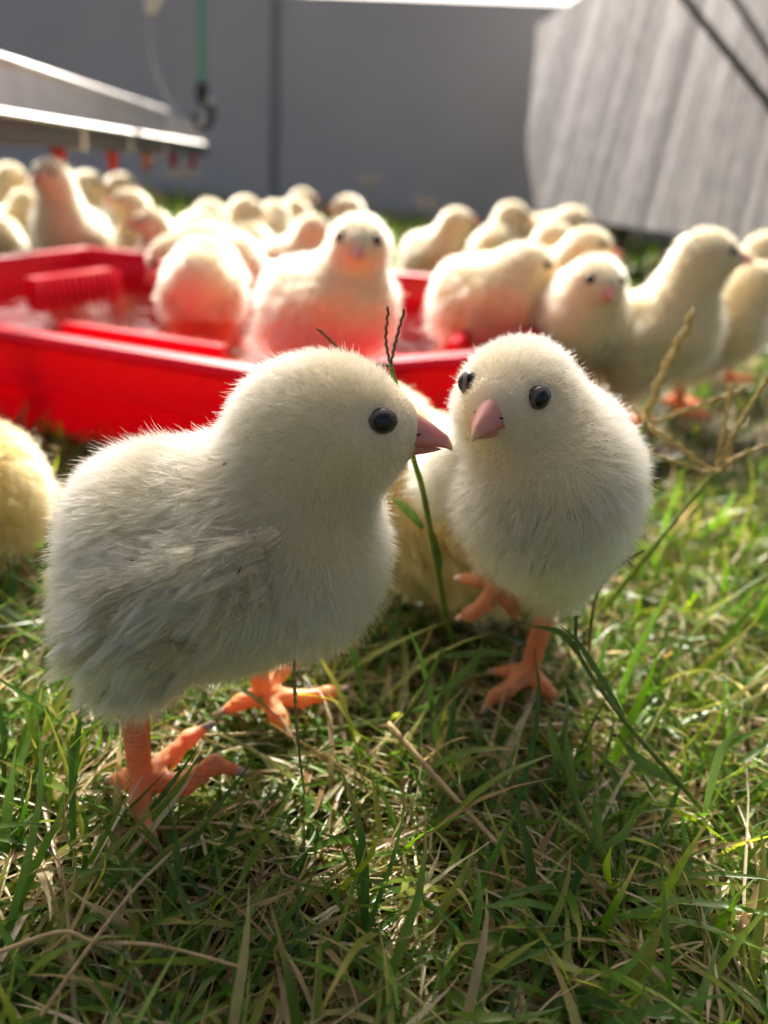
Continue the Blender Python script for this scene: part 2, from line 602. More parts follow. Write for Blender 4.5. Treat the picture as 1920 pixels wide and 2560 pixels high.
# drinker line, upper left
D0, D1 = at_y(-420, 258, 0.40), at_y(508, 384, 1.55)
D0[2] = 0.139; D1[2] = 0.127
dl = (D1 - D0); dlen = np.linalg.norm(dl); dl /= dlen
ds = np.cross(dl, [0, 0, 1.0]); ds /= np.linalg.norm(ds)       # side towards the camera
du = np.cross(ds, dl)
drink = empty('drinker_line', tuple(D1))
tag(drink, 'aluminium poultry drinker line with red nipples hanging over the far grass', 'drinker')
drink.location = (0, 0, 0)
z3 = np.array([0, 0, 1.0])


def along(t, a=0.0, b=0.0): return D0 + dl * (dlen * t) + ds * a + du * b


mb = MB(); s = 0.0085
mb.sweep([(-s, -s), (s * .8, -s), (s, -s * .8), (s, s), (-s, s)], [along(0), along(1)], ds, du)
mb.build('water_pipe', M['pipe'], drink, smooth=False)
mb = MB()   # flange + sloping web
mb.sweep([(0.012, 0.009), (0.013, 0.012), (0.004, 0.015), (0.001, 0.043), (-0.001, 0.043), (-0.001, 0.013), (-0.011, 0.011), (-0.011, 0.009)],
         [along(0), along(0.97)], ds, du)
mb.build('aluminium_profile', M['alu'], drink, smooth=False)
mb = MB(); mb.tube([along(0, 0.0, 0.046), along(0.70, 0.0, 0.046)], 0.004, 12)
mb.build('top_rod', M['alu'], drink)


def t_for_px(px):                      # parameter along the line seen at a pixel column
    best = min(np.linspace(0, 1, 801), key=lambda t: abs(_proj(along(t, 0, -0.01))[0] - px))
    return best


def _proj(p):
    w = np.asarray(p) - EYE; z = w @ _fw
    return 960 + FPX * (w @ _r) / z, 1280 - FPX * (w @ _u) / z, z


for px in (145, 280, 366, 432, 481):
    t = t_for_px(px); c = along(t, 0, -0.0085)
    mb = MB(); mb.tube([c, c - z3 * 0.005, c - z3 * 0.006, c - z3 * 0.016, c - z3 * 0.017, c - z3 * 0.022], [0.0068, 0.0068, 0.0056, 0.0050, 0.0036, 0.003], 14)
    nip = mb.build('nipple', M['nipple_red'], drink)
    mb = MB(); mb.tube([c - z3 * 0.020, c - z3 * 0.030], 0.0012, 8)
    mb.build('pin', M['steel'], nip)
for px in (182, 305, 395):
    t = t_for_px(px)
    mb = MB(); w = 0.0098
    c0, c1 = along(t), along(t + 0.010)
    mb.sweep([(-w, -w), (w, -w), (w, w), (-w, w)], [c0, c1], ds, du)
    mb.build('clip', M['clip'], drink, smooth=False)

# added shade caster, unseen: a plank on two posts above the frame
BEAM_Z = 1.10
hb = np.array([0.0, 0.052, 0.0]) + np.array([sdir.x, sdir.y, sdir.z]) * (BEAM_Z / sdir.z)      # its shade falls on the two front chicks
beam = empty('shade_plank', (float(hb[0]), float(hb[1]), 0.0), R(-3))
tag(beam, 'added grey timber plank on two posts, out of view, shading the two front chicks', 'plank')
M['timber'] = plain('weathered_timber', (0.30, 0.25, 0.19), 0.8, 0.2, noise=0.25, scale=30)
mb = MB(); mb.box((0, 0, BEAM_Z), (3.2, 0.062, 0.03)); mb.build('plank', M['timber'], beam, smooth=False)
for x in (-1.5, 1.5):
    mb = MB(); mb.box((x, 0, BEAM_Z / 2 - 0.02), (0.06, 0.06, BEAM_Z - 0.01)); mb.build('post', M['timber'], beam, smooth=False)

# teal cord with black hook, pale string with white clip
CY = 1.16
c_top, c_bot = at_y(506, -160, CY), at_y(506, 222, CY)
mb = MB(); mb.tube([np.array([c_top[0], c_top[1], BEAM_Z - 0.015]), c_top, c_bot], 0.0050, 10)
tag(mb.build('hanging_cord', M['teal']), 'teal cord hanging down in front of the grey wall', 'cord')
ctrl = [c_bot + z3 * 0.006] + [at_y(x, y, CY) for x, y in [(505, 235), (507, 252), (524, 262), (530, 285), (518, 312), (500, 314), (488, 298), (487, 284)]]
mb = MB(); cp = curve_pts(ctrl, 6)
mb.tube(cp, [0.0085 if i < 14 else 0.0052 for i in range(len(cp))], 10)
hook = mb.build('hook', M['black'])
tag(hook, 'black plastic hook at the end of the teal cord', 'hook')
mb = MB(); mb.tube(curve_pts([at_y(x, y, 1.18) for x, y in [(372, -60), (370, 60), (382, 160), (415, 240), (462, 330)]], 8), 0.0018, 8)
tag(mb.build('string', M['string']), 'thin pale string curving down to the drinker line end', 'string')
mb = MB(); mb.tube([at_y(x, y, 1.18) for x, y in [(400, -60), (388, -10), (376, 20), (372, 38)]], [0.010, 0.010, 0.008, 0.005], 10)
tag(mb.build('string_clip', M['white']), 'white plastic clip on the pale string at the top edge', 'clip')

# ------------------------------------------------------------------ red tray with water
RIM_H = 0.056
rim_px = [(650, 925), (1310, 874), (1385, 750), (1090, 690), (210, 617), (-40, 650), (-330, 700), (-250, 781)]
rim = [at_h(x, y, RIM_H)[:2] for x, y in rim_px]
rim[5] = np.array([-0.300, 0.520]); rim[6] = np.array([-0.315, 0.440]); rim[7] = np.array([-0.285, 0.379])
cen = np.mean(rim, axis=0)


def inset(poly, d):
    """polygon moved inwards by d"""
    n = len(poly); out = []
    for i in range(n):
        p0, p1, p2 = poly[i - 1], poly[i], poly[(i + 1) % n]
        def nrm(a, b):
            e = (b - a) / np.linalg.norm(b - a); q = np.array([-e[1], e[0]])
            return q if q @ (cen - a) > 0 else -q
        n1, n2 = nrm(p0, p1), nrm(p1, p2)
        m_ = n1 + n2; out.append(p1 + m_ * d / (1 + n1 @ n2))
    return out


tray = empty('water_tray', (float(cen[0]), float(cen[1]), 0))
tag(tray, 'red plastic tray with faceted sides holding shallow water, chicks standing in it', 'tray')
T0 = np.array([cen[0], cen[1], 0])


def ring(poly, z): return [np.array([p[0], p[1], z]) - T0 for p in poly]


n = len(rim)
BASE_IN = 0.016
# walls, one part each, with thickness
for i in range(n):
    j = (i + 1) % n
    lev = []
    for (d_, z) in ((BASE_IN, 0.0), (0.0095, 0.026), (0.007, 0.028), (0.003, RIM_H - 0.004), (0.007, RIM_H - 0.004), (0.0105, 0.028), (BASE_IN + 0.004, 0.004)):
        q = ring(inset(rim, d_), z); lev.append((q[i], q[j]))
    v = [p for a, b in lev for p in (a, b)]
    f = [(2 * q, 2 * q + 1, 2 * q + 3, 2 * q + 2) for q in range(len(lev) - 1)]
    link('side', mesh('side', v, f + [(0, 12, 13, 1)]), tray, [M['red']], smooth=False)
# rolled rim, one ring
sec = [(0.003, RIM_H - 0.007), (-0.003, RIM_H - 0.006), (-0.005, RIM_H - 0.003), (-0.0035, RIM_H), (0.002, RIM_H + 0.001), (0.0065, RIM_H), (0.0075, RIM_H - 0.003)]
v, f = [], []
for d_, z in sec: v += ring(inset(rim, d_), z)
ks = len(sec)
for a in range(ks):
    for i in range(n):
        j = (i + 1) % n; b = (a + 1) % ks
        f.append((a * n + i, a * n + j, b * n + j, b * n + i))
link('rim', mesh('rim', v, f), tray, [M['red']], smooth=False)
fl = ring(inset(rim, BASE_IN), 0.0) + ring(inset(rim, BASE_IN + 0.002), 0.004)
link('tray_floor', mesh('tray_floor', fl, [tuple(range(n))[::-1], tuple(range(n, 2 * n))]), tray, [M['red']], smooth=False)
WATER_Z = 0.038


def bar(name, pts, h0, h1, w, teeth=0):
    a, b = [np.array([*p[:2], 0.0]) - T0 for p in pts]
    d = (b - a) / np.linalg.norm(b - a); s_ = np.array([-d[1], d[0], 0])
    mb = MB(); e = 0.006
    v = []
    for t, c in ((a, 1), (b, -1)):
        for ww, z, sh in ((-w, h0, 0), (w, h0, 0), (w * .55, h1, e), (-w * .55, h1, e)):
            v.append(t + s_ * ww + d * c * sh + z3 * z)
    mb.add(v, [(0, 1, 2, 3), (7, 6, 5, 4), (0, 4, 5, 1), (1, 5, 6, 2), (2, 6, 7, 3), (3, 7, 4, 0)])
    o = mb.build(name, M['red'], tray, smooth=False)
    for k in range(teeth):
        t = (k + 0.7) / (teeth + 0.4)
        c = a + (b - a) * t
        side = -1 if (s_ @ (np.array([0, -1.0, 0]))) < 0 else 1
        m2 = MB()
        p0 = c + s_ * side * (w + 0.0012) + z3 * (h0 + 0.002); p1 = c + s_ * side * (w * .55 + 0.0012) + z3 * (h1 - 0.001)
        m2.tube([p0, p1], 0.0014, 6)
        m2.build('tooth', M['red'], o)
    return o


bar('rib', (at_h(140, 800, 0.046), at_h(585, 868, 0.046)), 0.004, 0.046, 0.006)
bar('comb', (at_h(60, 690, 0.052), at_h(285, 662, 0.052)), 0.004, 0.050, 0.009, teeth=14)
bar('rib', (at_h(1125, 860, 0.052), at_h(1208, 782, 0.052)), 0.004, 0.052, 0.005)
# water surface, rippled grid clipped to the tray
wp = inset(rim, 0.0092)
wpoly = np.array(wp)


def inside(px, py, poly):
    x, y = np.asarray(px), np.asarray(py); c = np.zeros(x.shape, bool); m_ = len(poly)
    for i in range(m_):
        x1, y1 = poly[i]; x2, y2 = poly[(i + 1) % m_]
        cond = ((y1 > y) != (y2 > y)) & (x < (x2 - x1) * (y - y1) / (y2 - y1 + 1e-12) + x1)
        c ^= cond
    return c


rings = 28; per = 24; v = []
bd = []
for i in range(n):
    for k in range(per):
        bd.append(wpoly[i] + (wpoly[(i + 1) % n] - wpoly[i]) * k / per)
bd = np.array(bd); nb = len(bd)
for q in range(1, rings + 1):
    P2 = cen + (bd - cen) * q / rings
    z = WATER_Z + 0.00022 * np.sin(P2[:, 0] * 230 + 2 * np.sin(P2[:, 1] * 90)) * np.sin(P2[:, 1] * 260) * (0 if q == rings else 1)
    v.append(np.stack([P2[:, 0], P2[:, 1], z], -1))
v = np.concatenate([[[cen[0], cen[1], WATER_Z]]] + v)
f = [(0, 1 + i, 1 + (i + 1) % nb) for i in range(nb)]
for q in range(rings - 1):
    b0 = 1 + q * nb
    for i in range(nb):
        f.append((b0 + i, b0 + nb + i, b0 + nb + (i + 1) % nb, b0 + (i + 1) % nb))
water = link('water', mesh('water', v, f), None, [M['water']])
tag(water, kind='structure')

# ------------------------------------------------------------------ chicks
def smin(a, b, k):
    h = np.clip(0.5 + 0.5 * (b - a) / k, 0, 1)
    return b * (1 - h) + a * h - k * h * (1 - h)


def sd_ellipsoid(P, c, r, rot=None):
    q = P - np.asarray(c, np.float32)
    if rot is not None: q = q @ np.asarray(rot, np.float32)      # rot: columns are the ellipsoid's axes
    r = np.asarray(r, np.float32)
    k0 = np.linalg.norm(q / r, axis=-1); k1 = np.linalg.norm(q / (r * r), axis=-1)
    return k0 * (k0 - 1) / np.maximum(k1, 1e-6)


def sd_cone(P, a, b, ra, rb):
    a = np.asarray(a, np.float32); b = np.asarray(b, np.float32); ab = b - a
    t = np.clip(((P - a) @ ab) / (ab @ ab), 0, 1)
    return np.linalg.norm(P - (a + t[..., None] * ab), axis=-1) - (ra + t * (rb - ra))


def surface_nets(F, org, h):
    nx, ny, nz = F.shape
    neg = F < 0
    c = np.zeros((nx - 1, ny - 1, nz - 1), np.int8)
    offs = [(i, j, k) for i in (0, 1) for j in (0, 1) for k in (0, 1)]
    for i, j, k in offs: c += neg[i:nx - 1 + i, j:ny - 1 + j, k:nz - 1 + k]
    act = (c > 0) & (c < 8)
    idx = np.argwhere(act)
    vid = -np.ones(act.shape, np.int32); vid[tuple(idx.T)] = np.arange(len(idx))
    val = {o: F[idx[:, 0] + o[0], idx[:, 1] + o[1], idx[:, 2] + o[2]] for o in offs}
    acc = np.zeros((len(idx), 3)); cnt = np.zeros(len(idx))
    for o in offs:
        for ax in range(3):
            if o[ax] == 0:
                p = list(o); p[ax] = 1; p = tuple(p)
                a, b = val[o], val[p]
                mk = (a < 0) != (b < 0)
                t = np.where(mk, a / np.where(mk, a - b, 1), 0)
                pos = np.array(o, float)[None, :].repeat(len(idx), 0); pos[:, ax] = t
                acc[mk] += pos[mk]; cnt[mk] += 1
    V = (idx + acc / cnt[:, None]) * h + org
    faces = []
    for ax in range(3):
        A = [slice(None)] * 3; B = [slice(None)] * 3
        A[ax] = slice(0, -1); B[ax] = slice(1, None)
        na, nb_ = neg[tuple(A)], neg[tuple(B)]
        e = np.argwhere(na != nb_)
        u, w = (ax + 1) % 3, (ax + 2) % 3
        lim = np.array(act.shape)
        e = e[(e[:, u] > 0) & (e[:, w] > 0) & (e[:, u] < lim[u]) & (e[:, w] < lim[w])]
        flip = na[tuple(e.T)]
        def cell(du_, dw_):
            q = e.copy(); q[:, u] -= du_; q[:, w] -= dw_
            return vid[tuple(q.T)]
        q = np.stack([cell(1, 1), cell(0, 1), cell(0, 0), cell(1, 0)], -1)
        q[~flip] = q[~flip][:, ::-1]
        faces.append(q)
    Q = np.concatenate(faces)
    return V, Q[(Q >= 0).all(1)]


def unit(v): v = np.asarray(v, float); return v / (np.linalg.norm(v) + 1e-12)


def head_frame(c, fwd, up=(0, 0, 1)):
    x = unit(fwd); y = unit(np.cross(up, x)); z = np.cross(x, y)
    return np.asarray(c, float), np.stack([x, y, z], -1)        # columns


def toe_chain(ankle, tips, lift=0.004):
    """each tip: (x,y,z) -> arched toe"""
    out = []
    a = np.asarray(ankle, float)
    for t in tips:
        t = np.asarray(t, float)
        m1 = a + (t - a) * 0.42 + np.array([0, 0, lift * 0.5]); m2 = a + (t - a) * 0.76 + np.array([0, 0, lift * 0.55])
        out.append([(a, 0.0030), (m1, 0.0024), (m2, 0.0021), (t, 0.0011)])
    return out


def stand_leg(hip, hock, ankle, tips):
    return dict(thigh=(hip, hock), shank=(hock, ankle), toes=toe_chain(ankle, tips))


def std_tips(ankle, fwd=(1, 0, 0), L=0.020):
    x = unit([fwd[0], fwd[1], 0]); y = np.array([-x[1], x[0], 0]); a = np.asarray(ankle, float); a = np.array([a[0], a[1], 0.0015])
    return [a + x * L, a + x * L * .72 + y * L * .55, a + x * L * .72 - y * L * .55, a - x * L * .5 + y * 0.002]


def chick_spec(head_c=(0.0245, 0, 0.0905), head_fwd=(1, 0, -0.06), legs='stand', body_tilt=14, lift=0.0, neck_r=(0.0155, 0.0118), extra=(), bs=1.0, nape=((-0.004, 0, -0.004), (0.0142, 0.0120, 0.0136)), lean=0.0):
    H = head_frame(head_c, head_fwd)
    t = R(body_tilt)
    rot = np.array([[math.cos(t), 0, -math.sin(t)], [0, 1, 0], [math.sin(t), 0, math.cos(t)]])
    L = np.array([0, 0, lift])
    w = R(-32)
    wr = np.array([[math.cos(w), 0, -math.sin(w)], [0, 1, 0], [math.sin(w), 0, math.cos(w)]]).T
    body = [('e', np.array([0.002, 0, 0.0600]) + L, (0.0300, 0.0208, 0.0225), rot),
            ('e', np.array([0.019, 0, 0.0620]) + L, (0.0160, 0.0188, 0.0208), None),
            ('e', np.array([-0.016, 0, 0.0590]) + L, (0.0150, 0.0172, 0.0195), None),
            ('e', np.array([-0.002, 0, 0.0480]) + L, (0.0200, 0.0125, 0.0160), None)]
    body = [(b[0], b[1], tuple(q * bs for q in b[2]), b[3]) for b in body] + list(extra)
    body = [(b[0], b[1] + np.array([0, lean * (0.074 - b[1][2]), 0]), b[2], b[3]) for b in body]
    wings = [('e', np.array([-0.005, s_ * 0.0200 * bs, 0.0580]) + L, (0.0195, 0.0046, 0.0092), wr) for s_ in (1, -1)]
    neck = [('c', np.array([0.010, 0, 0.070]) + L, H[0] - H[1][:, 0] * 0.003 - np.array([0, 0, 0.002]), neck_r[0], neck_r[1])]
    lg = []
    if legs == 'stand':
        for s_ in (1, -1):
            hock = np.array([-0.012, 0.012 * s_, 0.026]); ank = np.array([-0.004, 0.013 * s_, 0.004])
            lg.append(stand_leg(np.array([-0.002, 0.011 * s_, 0.042]), hock, ank, std_tips(ank)))
    elif isinstance(legs, list): lg = legs
    return dict(body=body, wings=wings, neck=neck, head=H, legs=lg, lift=lift, nape=nape)


def eval_sdf(spec, P):
    d = None
    for e in spec['body']:
        q = sd_ellipsoid(P, e[1], e[2], e[3]) if e[0] == 'e' else sd_cone(P, *e[1:])
        d = q if d is None else smin(d, q, 0.008)
    for e in spec['wings']: d = smin(d, sd_ellipsoid(P, e[1], e[2], e[3]), 0.003)
    for lg in spec['legs']:
        if lg.get('thigh') is not None:
            d = smin(d, sd_cone(P, lg['thigh'][0], lg['thigh'][1], lg.get('tr', 0.0125), lg.get('tr2', 0.0055)), 0.008)
    for e in spec['neck']: d = smin(d, sd_cone(P, *e[1:]), 0.008)
    c, B = spec['head']
    hd = sd_ellipsoid(P, c, (0.0143, 0.0112, 0.0112), B)
    hd = smin(hd, sd_ellipsoid(P, c + B @ [0.004, 0, -0.0035], (0.0113, 0.0099, 0.0092), B), 0.004)
    hd = smin(hd, sd_ellipsoid(P, c + B @ [0.0118, 0, -0.0003], (0.0045, 0.0058, 0.0058), B), 0.004)
    hd = smin(hd, sd_ellipsoid(P, c + B @ np.array(spec['nape'][0]), spec['nape'][1], B), 0.004)
    d = smin(d, hd, 0.005)
    g = None
    for lg in spec['legs']:
        q = None
        if lg.get('shank') is not None:
            a, b = lg['shank']
            q = sd_cone(P, a, b, 0.0032, 0.0026)
        for ch in lg['toes']:
            for (a, ra), (b, rb) in zip(ch[:-1], ch[1:]):
                w = sd_cone(P, a, b, ra * 0.88, rb * 0.88)
                q = w if q is None else smin(q, w, 0.0016)
        g = q if g is None else np.minimum(g, q)
    return d, g


def build_chick_data(name, spec, voxel, nhair, hair_r, seed, warm=False, len_mul=1.0, wing=1.0):
    r = np.random.default_rng(seed)
    c, B = spec['head']
    pts = [np.array(e[1]) for e in spec['body']]
    lo = np.array([-0.045, -0.034, 0.0]); hi = np.array([0.045, 0.034, 0.09])
    lo = np.minimum(lo, c - 0.022); hi = np.maximum(hi, c + 0.022)
    for lg in spec['legs']:
        for ch in lg['toes']:
            for p, rr in ch: lo = np.minimum(lo, p - 0.006); hi = np.maximum(hi, p + 0.006)
    lo[2] = min(lo[2], -0.006)
    dims = [int(math.ceil((hi[k] - lo[k]) / voxel)) + 2 for k in range(3)]
    ax = [lo[k] + np.arange(dims[k]) * voxel for k in range(3)]
    P = np.stack(np.meshgrid(*ax, indexing='ij'), -1).astype(np.float32)
    d, g = eval_sdf(spec, P)
    F = d if g is None else smin(d, g, 0.0012)
    V, Q = surface_nets(F, lo, voxel)
    me = mesh_np(name + '_body', V, Q)
    me.materials.append(M['skin']); me.materials.append(M['leg'])
    fc = V[Q].mean(1)
    if g is not None:
        df, gf_ = eval_sdf(spec, fc.astype(np.float32))
        isleg = gf_ < df
    else:
        isleg = np.zeros(len(Q), bool)
    mi = isleg.astype(np.int32)
    for lg in spec['legs']:
        for ch in lg['toes']: mi[isleg & (np.linalg.norm(fc - np.asarray(ch[-1][0]), axis=1) < 0.0026)] = 2
    me.materials.append(M['claw'])
    me.polygons.foreach_set('material_index', mi)
    me.update()
    # ---- down: sample roots over the feathered skin
    tri = np.concatenate([Q[:, [0, 1, 2]], Q[:, [0, 2, 3]]]); leg2 = np.concatenate([isleg, isleg])
    a_, b_, c_ = V[tri[:, 0]], V[tri[:, 1]], V[tri[:, 2]]
    nrm = np.cross(b_ - a_, c_ - a_); area = np.linalg.norm(nrm, axis=1)
    VN = np.zeros_like(V)
    for k in range(3): np.add.at(VN, tri[:, k], nrm)
    VN /= np.linalg.norm(VN, axis=1, keepdims=True) + 1e-12
    pr = area * (~leg2); pr /= pr.sum()
    ti = r.choice(len(tri), nhair, p=pr)
    u = r.random(nhair); w = r.random(nhair); fl_ = u + w > 1; u[fl_] = 1 - u[fl_]; w[fl_] = 1 - w[fl_]
    root = a_[ti] + u[:, None] * (b_ - a_)[ti] + w[:, None] * (c_ - a_)[ti]
    N = VN[tri[ti, 0]] * (1 - u - w)[:, None] + VN[tri[ti, 1]] * u[:, None] + VN[tri[ti, 2]] * w[:, None]
    N /= np.linalg.norm(N, axis=1, keepdims=True)
    hl = (root - c) @ B                         # head coordinates
    eyes = [np.array([0.0093, s_ * 0.0100, 0.0036]) for s_ in (1, -1)]
    de = np.min([np.linalg.norm((hl - e) * np.array([1, 1, 1.12]), axis=1) for e in eyes], axis=0)
    db = np.linalg.norm((hl - np.array([0.0150, 0, -0.0006])) / np.array([0.0048, 0.0058, 0.0062]), axis=1)
    ear = np.min([np.linalg.norm((hl - np.array([-0.0005, s_ * 0.0120, -0.0030])) * [1, .6, 1.5], axis=1) for s_ in (1, -1)], axis=0)
    keep = (de > 0.0025) & (db > 1.0) & ((ear > 0.0036) | (r.random(nhair) < 0.55))
    cor = np.min([np.linalg.norm(hl - np.array([0.0112, s_ * 0.0056, -0.0034]), axis=1) for s_ in (1, -1)], axis=0)
    keep &= cor > 0.0017
    root, N, hl, de, db = root[keep], N[keep], hl[keep], de[keep], db[keep]
    nh = len(root)
    dh = np.linalg.norm(hl, axis=1)
    wh = np.clip(1 - (dh - 0.013) / 0.016, 0, 1)          # 1 on the head, 0 on the body
    flow_b = np.stack([-0.75 + 0 * dh, np.sign(root[:, 1]) * 0.05, -0.62 + 0 * dh], -1)
    # breast hair points down, rump hair back
    fx = np.clip((root[:, 0] - 0.008) / 0.02, 0, 1)
    flow_b[:, 0] += 0.55 * fx; flow_b[:, 2] -= 0.45 * fx
    flow_h = (hl - np.array([0.022, 0, 0.0])) @ B.T
    flow_h /= np.linalg.norm(flow_h, axis=1, keepdims=True)
    flow = flow_b * (1 - wh)[:, None] + flow_h * wh[:, None]
    flow -= N * (flow * N).sum(1, keepdims=True)
    flow /= np.linalg.norm(flow, axis=1, keepdims=True) + 1e-9
    lz = root[:, 2] - spec['lift']
    wingm = np.exp(-(((root[:, 0] + 0.008) / 0.018) ** 2 + ((lz - 0.056 - 0.4 * root[:, 0]) / 0.012) ** 2)) * (np.abs(root[:, 1]) > 0.010)
    length = (0.0058 + 0.0012 * np.clip((0.055 - lz) / 0.03, -0.5, 1)) * (1 - wh) + 0.0029 * wh
    length *= 1 + 0.95 * wingm * wing
    length *= np.clip(0.30 + (de - 0.0022) / 0.0060, 0.28, 1) * np.clip(0.26 + (db - 1.0) / 1.5, 0.24, 1)
    length *= len_mul * (0.45 + 0.75 * r.random(nh) ** 0.8) * np.where(r.random(nh) < 0.06, 1.45, 1.0)
    lay = (0.52 - 0.16 * wh) * (1 + 1.3 * wingm)          # how far it lies along the skin
    # smooth directional noise so the coat parts and swirls
    ph = r.random(12) * 6.28
    def sn(f_, k): return (np.sin(root[:, 0] * f_ + ph[k]) + np.sin(root[:, 1] * f_ * 1.1 + ph[k + 1]) + np.sin(root[:, 2] * f_ * .9 + ph[k + 2])) / 3
    sw = np.stack([sn(330, 0), sn(290, 3), sn(310, 6)], -1)
    dirs = N * 1.0 + flow * lay[:, None] + sw * 0.30 + r.normal(0, 0.25, (nh, 3))
    dirs /= np.linalg.norm(dirs, axis=1, keepdims=True)
    S = 5
    tt = np.linspace(0, 1, S)
    bendv = flow * (0.20 + 0.35 * wingm)[:, None] + np.array([0, 0, -0.10]) + r.normal(0, 0.07, (nh, 3))
    pos = np.empty((nh, S, 3))
    for k, t in enumerate(tt):
        dd = dirs * t + bendv * (t * t) * 0.55
        pos[:, k] = root - N * 0.0004 + dd * length[:, None]
    pos[:, 2:] += r.normal(0, 0.00016, (nh, S - 2, 3))
    # clumping: pull each hair towards its tuft leader
    ncl = max(60, nh // 26)
    lead = r.choice(nh, ncl, replace=False)
    kd = kdtree.KDTree(ncl)
    for q, i in enumerate(lead): kd.insert(root[i], q)
    kd.balance()
    near = np.array([kd.find(p)[1] for p in root])
    li = lead[near]
    amt = (0.30 * (1 - wh) + 0.16 * wh + 0.60 * wingm * wing) * (0.6 + 0.8 * r.random(nh))
    amt = np.clip(amt, 0, 0.85)
    for k, t in enumerate(tt):
        tgt = root[li] + (pos[li, k] - root[li]) * (length / length[li]).clip(0.6, 1.3)[:, None]
        wgt = (amt * t ** 1.2)[:, None]
        pos[:, k] = pos[:, k] * (1 - wgt) + tgt * wgt
    wi = np.where(wingm > 0.30)[0]
    if wing > 1.0 and len(wi) > 500:                     # wing: long separate tufts lying back over each other
        wl = r.choice(wi, max(20, len(wi) // 80), replace=False)
        kd = kdtree.KDTree(len(wl))
        for q, i in enumerate(wl): kd.insert(root[i], q)
        kd.balance()
        dirw = flow[wl] * 1.0 + N[wl] * 0.42 + r.normal(0, 0.16, (len(wl), 3))
        dirw /= np.linalg.norm(dirw, axis=1, keepdims=True)
        lenw = 0.0112 * (0.75 + 0.6 * r.random(len(wl)))
        nq = np.array([kd.find(root[i])[1] for i in wi])
        for k, t in enumerate(tt):
            tgt = root[wl][nq] + dirw[nq] * (lenw[nq] * t)[:, None] + np.array([0, 0, -0.0012]) * t * t
            wgt = (0.80 * np.clip((wingm[wi] - 0.30) / 0.25, 0, 1) * t ** 0.7)[:, None]
            pos[wi, k] = pos[wi, k] * (1 - wgt) + (tgt + (root[wi] - root[wl][nq]) * (1 - 0.75 * t)) * wgt
    hc = bpy.data.hair_curves.new(name + '_down')
    hc.add_curves([S] * nh)
    hc.attributes['position'].data.foreach_set('vector', pos.astype(np.float32).ravel())
    ra = hc.attributes.get('radius') or hc.attributes.new('radius', 'FLOAT', 'POINT')
    prof = np.array([1.0, 1.0, 0.9, 0.65, 0.18])
    rad = hair_r * prof[None, :] * ((0.75 + 0.5 * r.random(nh)) * (1 + 0.5 * wingm))[:, None]
    ra.data.foreach_set('value', rad.astype(np.float32).ravel())
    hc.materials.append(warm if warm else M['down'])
    return dict(body=me, down=hc, head=spec['head'], top=float(V[:, 2].max() + 0.003), V=V, VN=VN)


def beak_meshes():
    # head coordinates: x forward, z up
    def loft(rings):
        k = len(rings[0]); v = [p for rg in rings for p in rg]; f = []
        for i in range(len(rings) - 1):
            for j in range(k):
                f.append((i * k + j, i * k + (j + 1) % k, (i + 1) * k + (j + 1) % k, (i + 1) * k + j))
        f.append(tuple(range(k))[::-1]); f.append(tuple((len(rings) - 1) * k + j for j in range(k)))
        return v, f
    up, low = [], []
    K = 9
    for s_ in np.linspace(0, 1, 12):
        x = 0.0105 + 0.0134 * s_
        top = 0.0056 * (1 - s_) + 0.0005 * math.sin(s_ * math.pi) - 0.0014 * s_ ** 1.5
        gape = -0.0026 - 0.0006 * s_ + 0.0007 * math.sin(s_ * math.pi) - (0.0004 * max(0, s_ - 0.9) / 0.1)
        wd = 0.0058 * (1 - s_) ** 0.9 + 0.0003
        if s_ > 0.985: top = gape + 0.0009
        rg = []
        for j in range(K):
            a = math.pi * j / (K - 1)
            rg.append((x, wd * math.cos(a), gape + (top - gape) * math.sin(a) ** 1.45))
        up.append(rg)
    for s_ in np.linspace(0, 1, 9):
        x = 0.0095 + 0.0122 * s_
        gape = -0.00305 - 0.0006 * s_ + 0.0006 * math.sin(s_ * math.pi)
        bot = -0.0062 * (1 - s_) ** 0.8 - 0.0037 * s_ ** 0.8 + 0.0002
        wd = 0.0050 * (1 - s_) ** 0.85 + 0.0002
        rg = []
        for j in range(K):
            a = math.pi * j / (K - 1)
            rg.append((x, wd * math.cos(a), gape - (gape - bot) * math.sin(a)))
        low.append(rg[::-1])
    v, f = loft(up)
    wd_ = MB(); wd_.add(v, f)
    u = mesh('upper_beak', wd_.v, wd_.f); l = mesh('lower_beak', *loft(low))
    return u, l


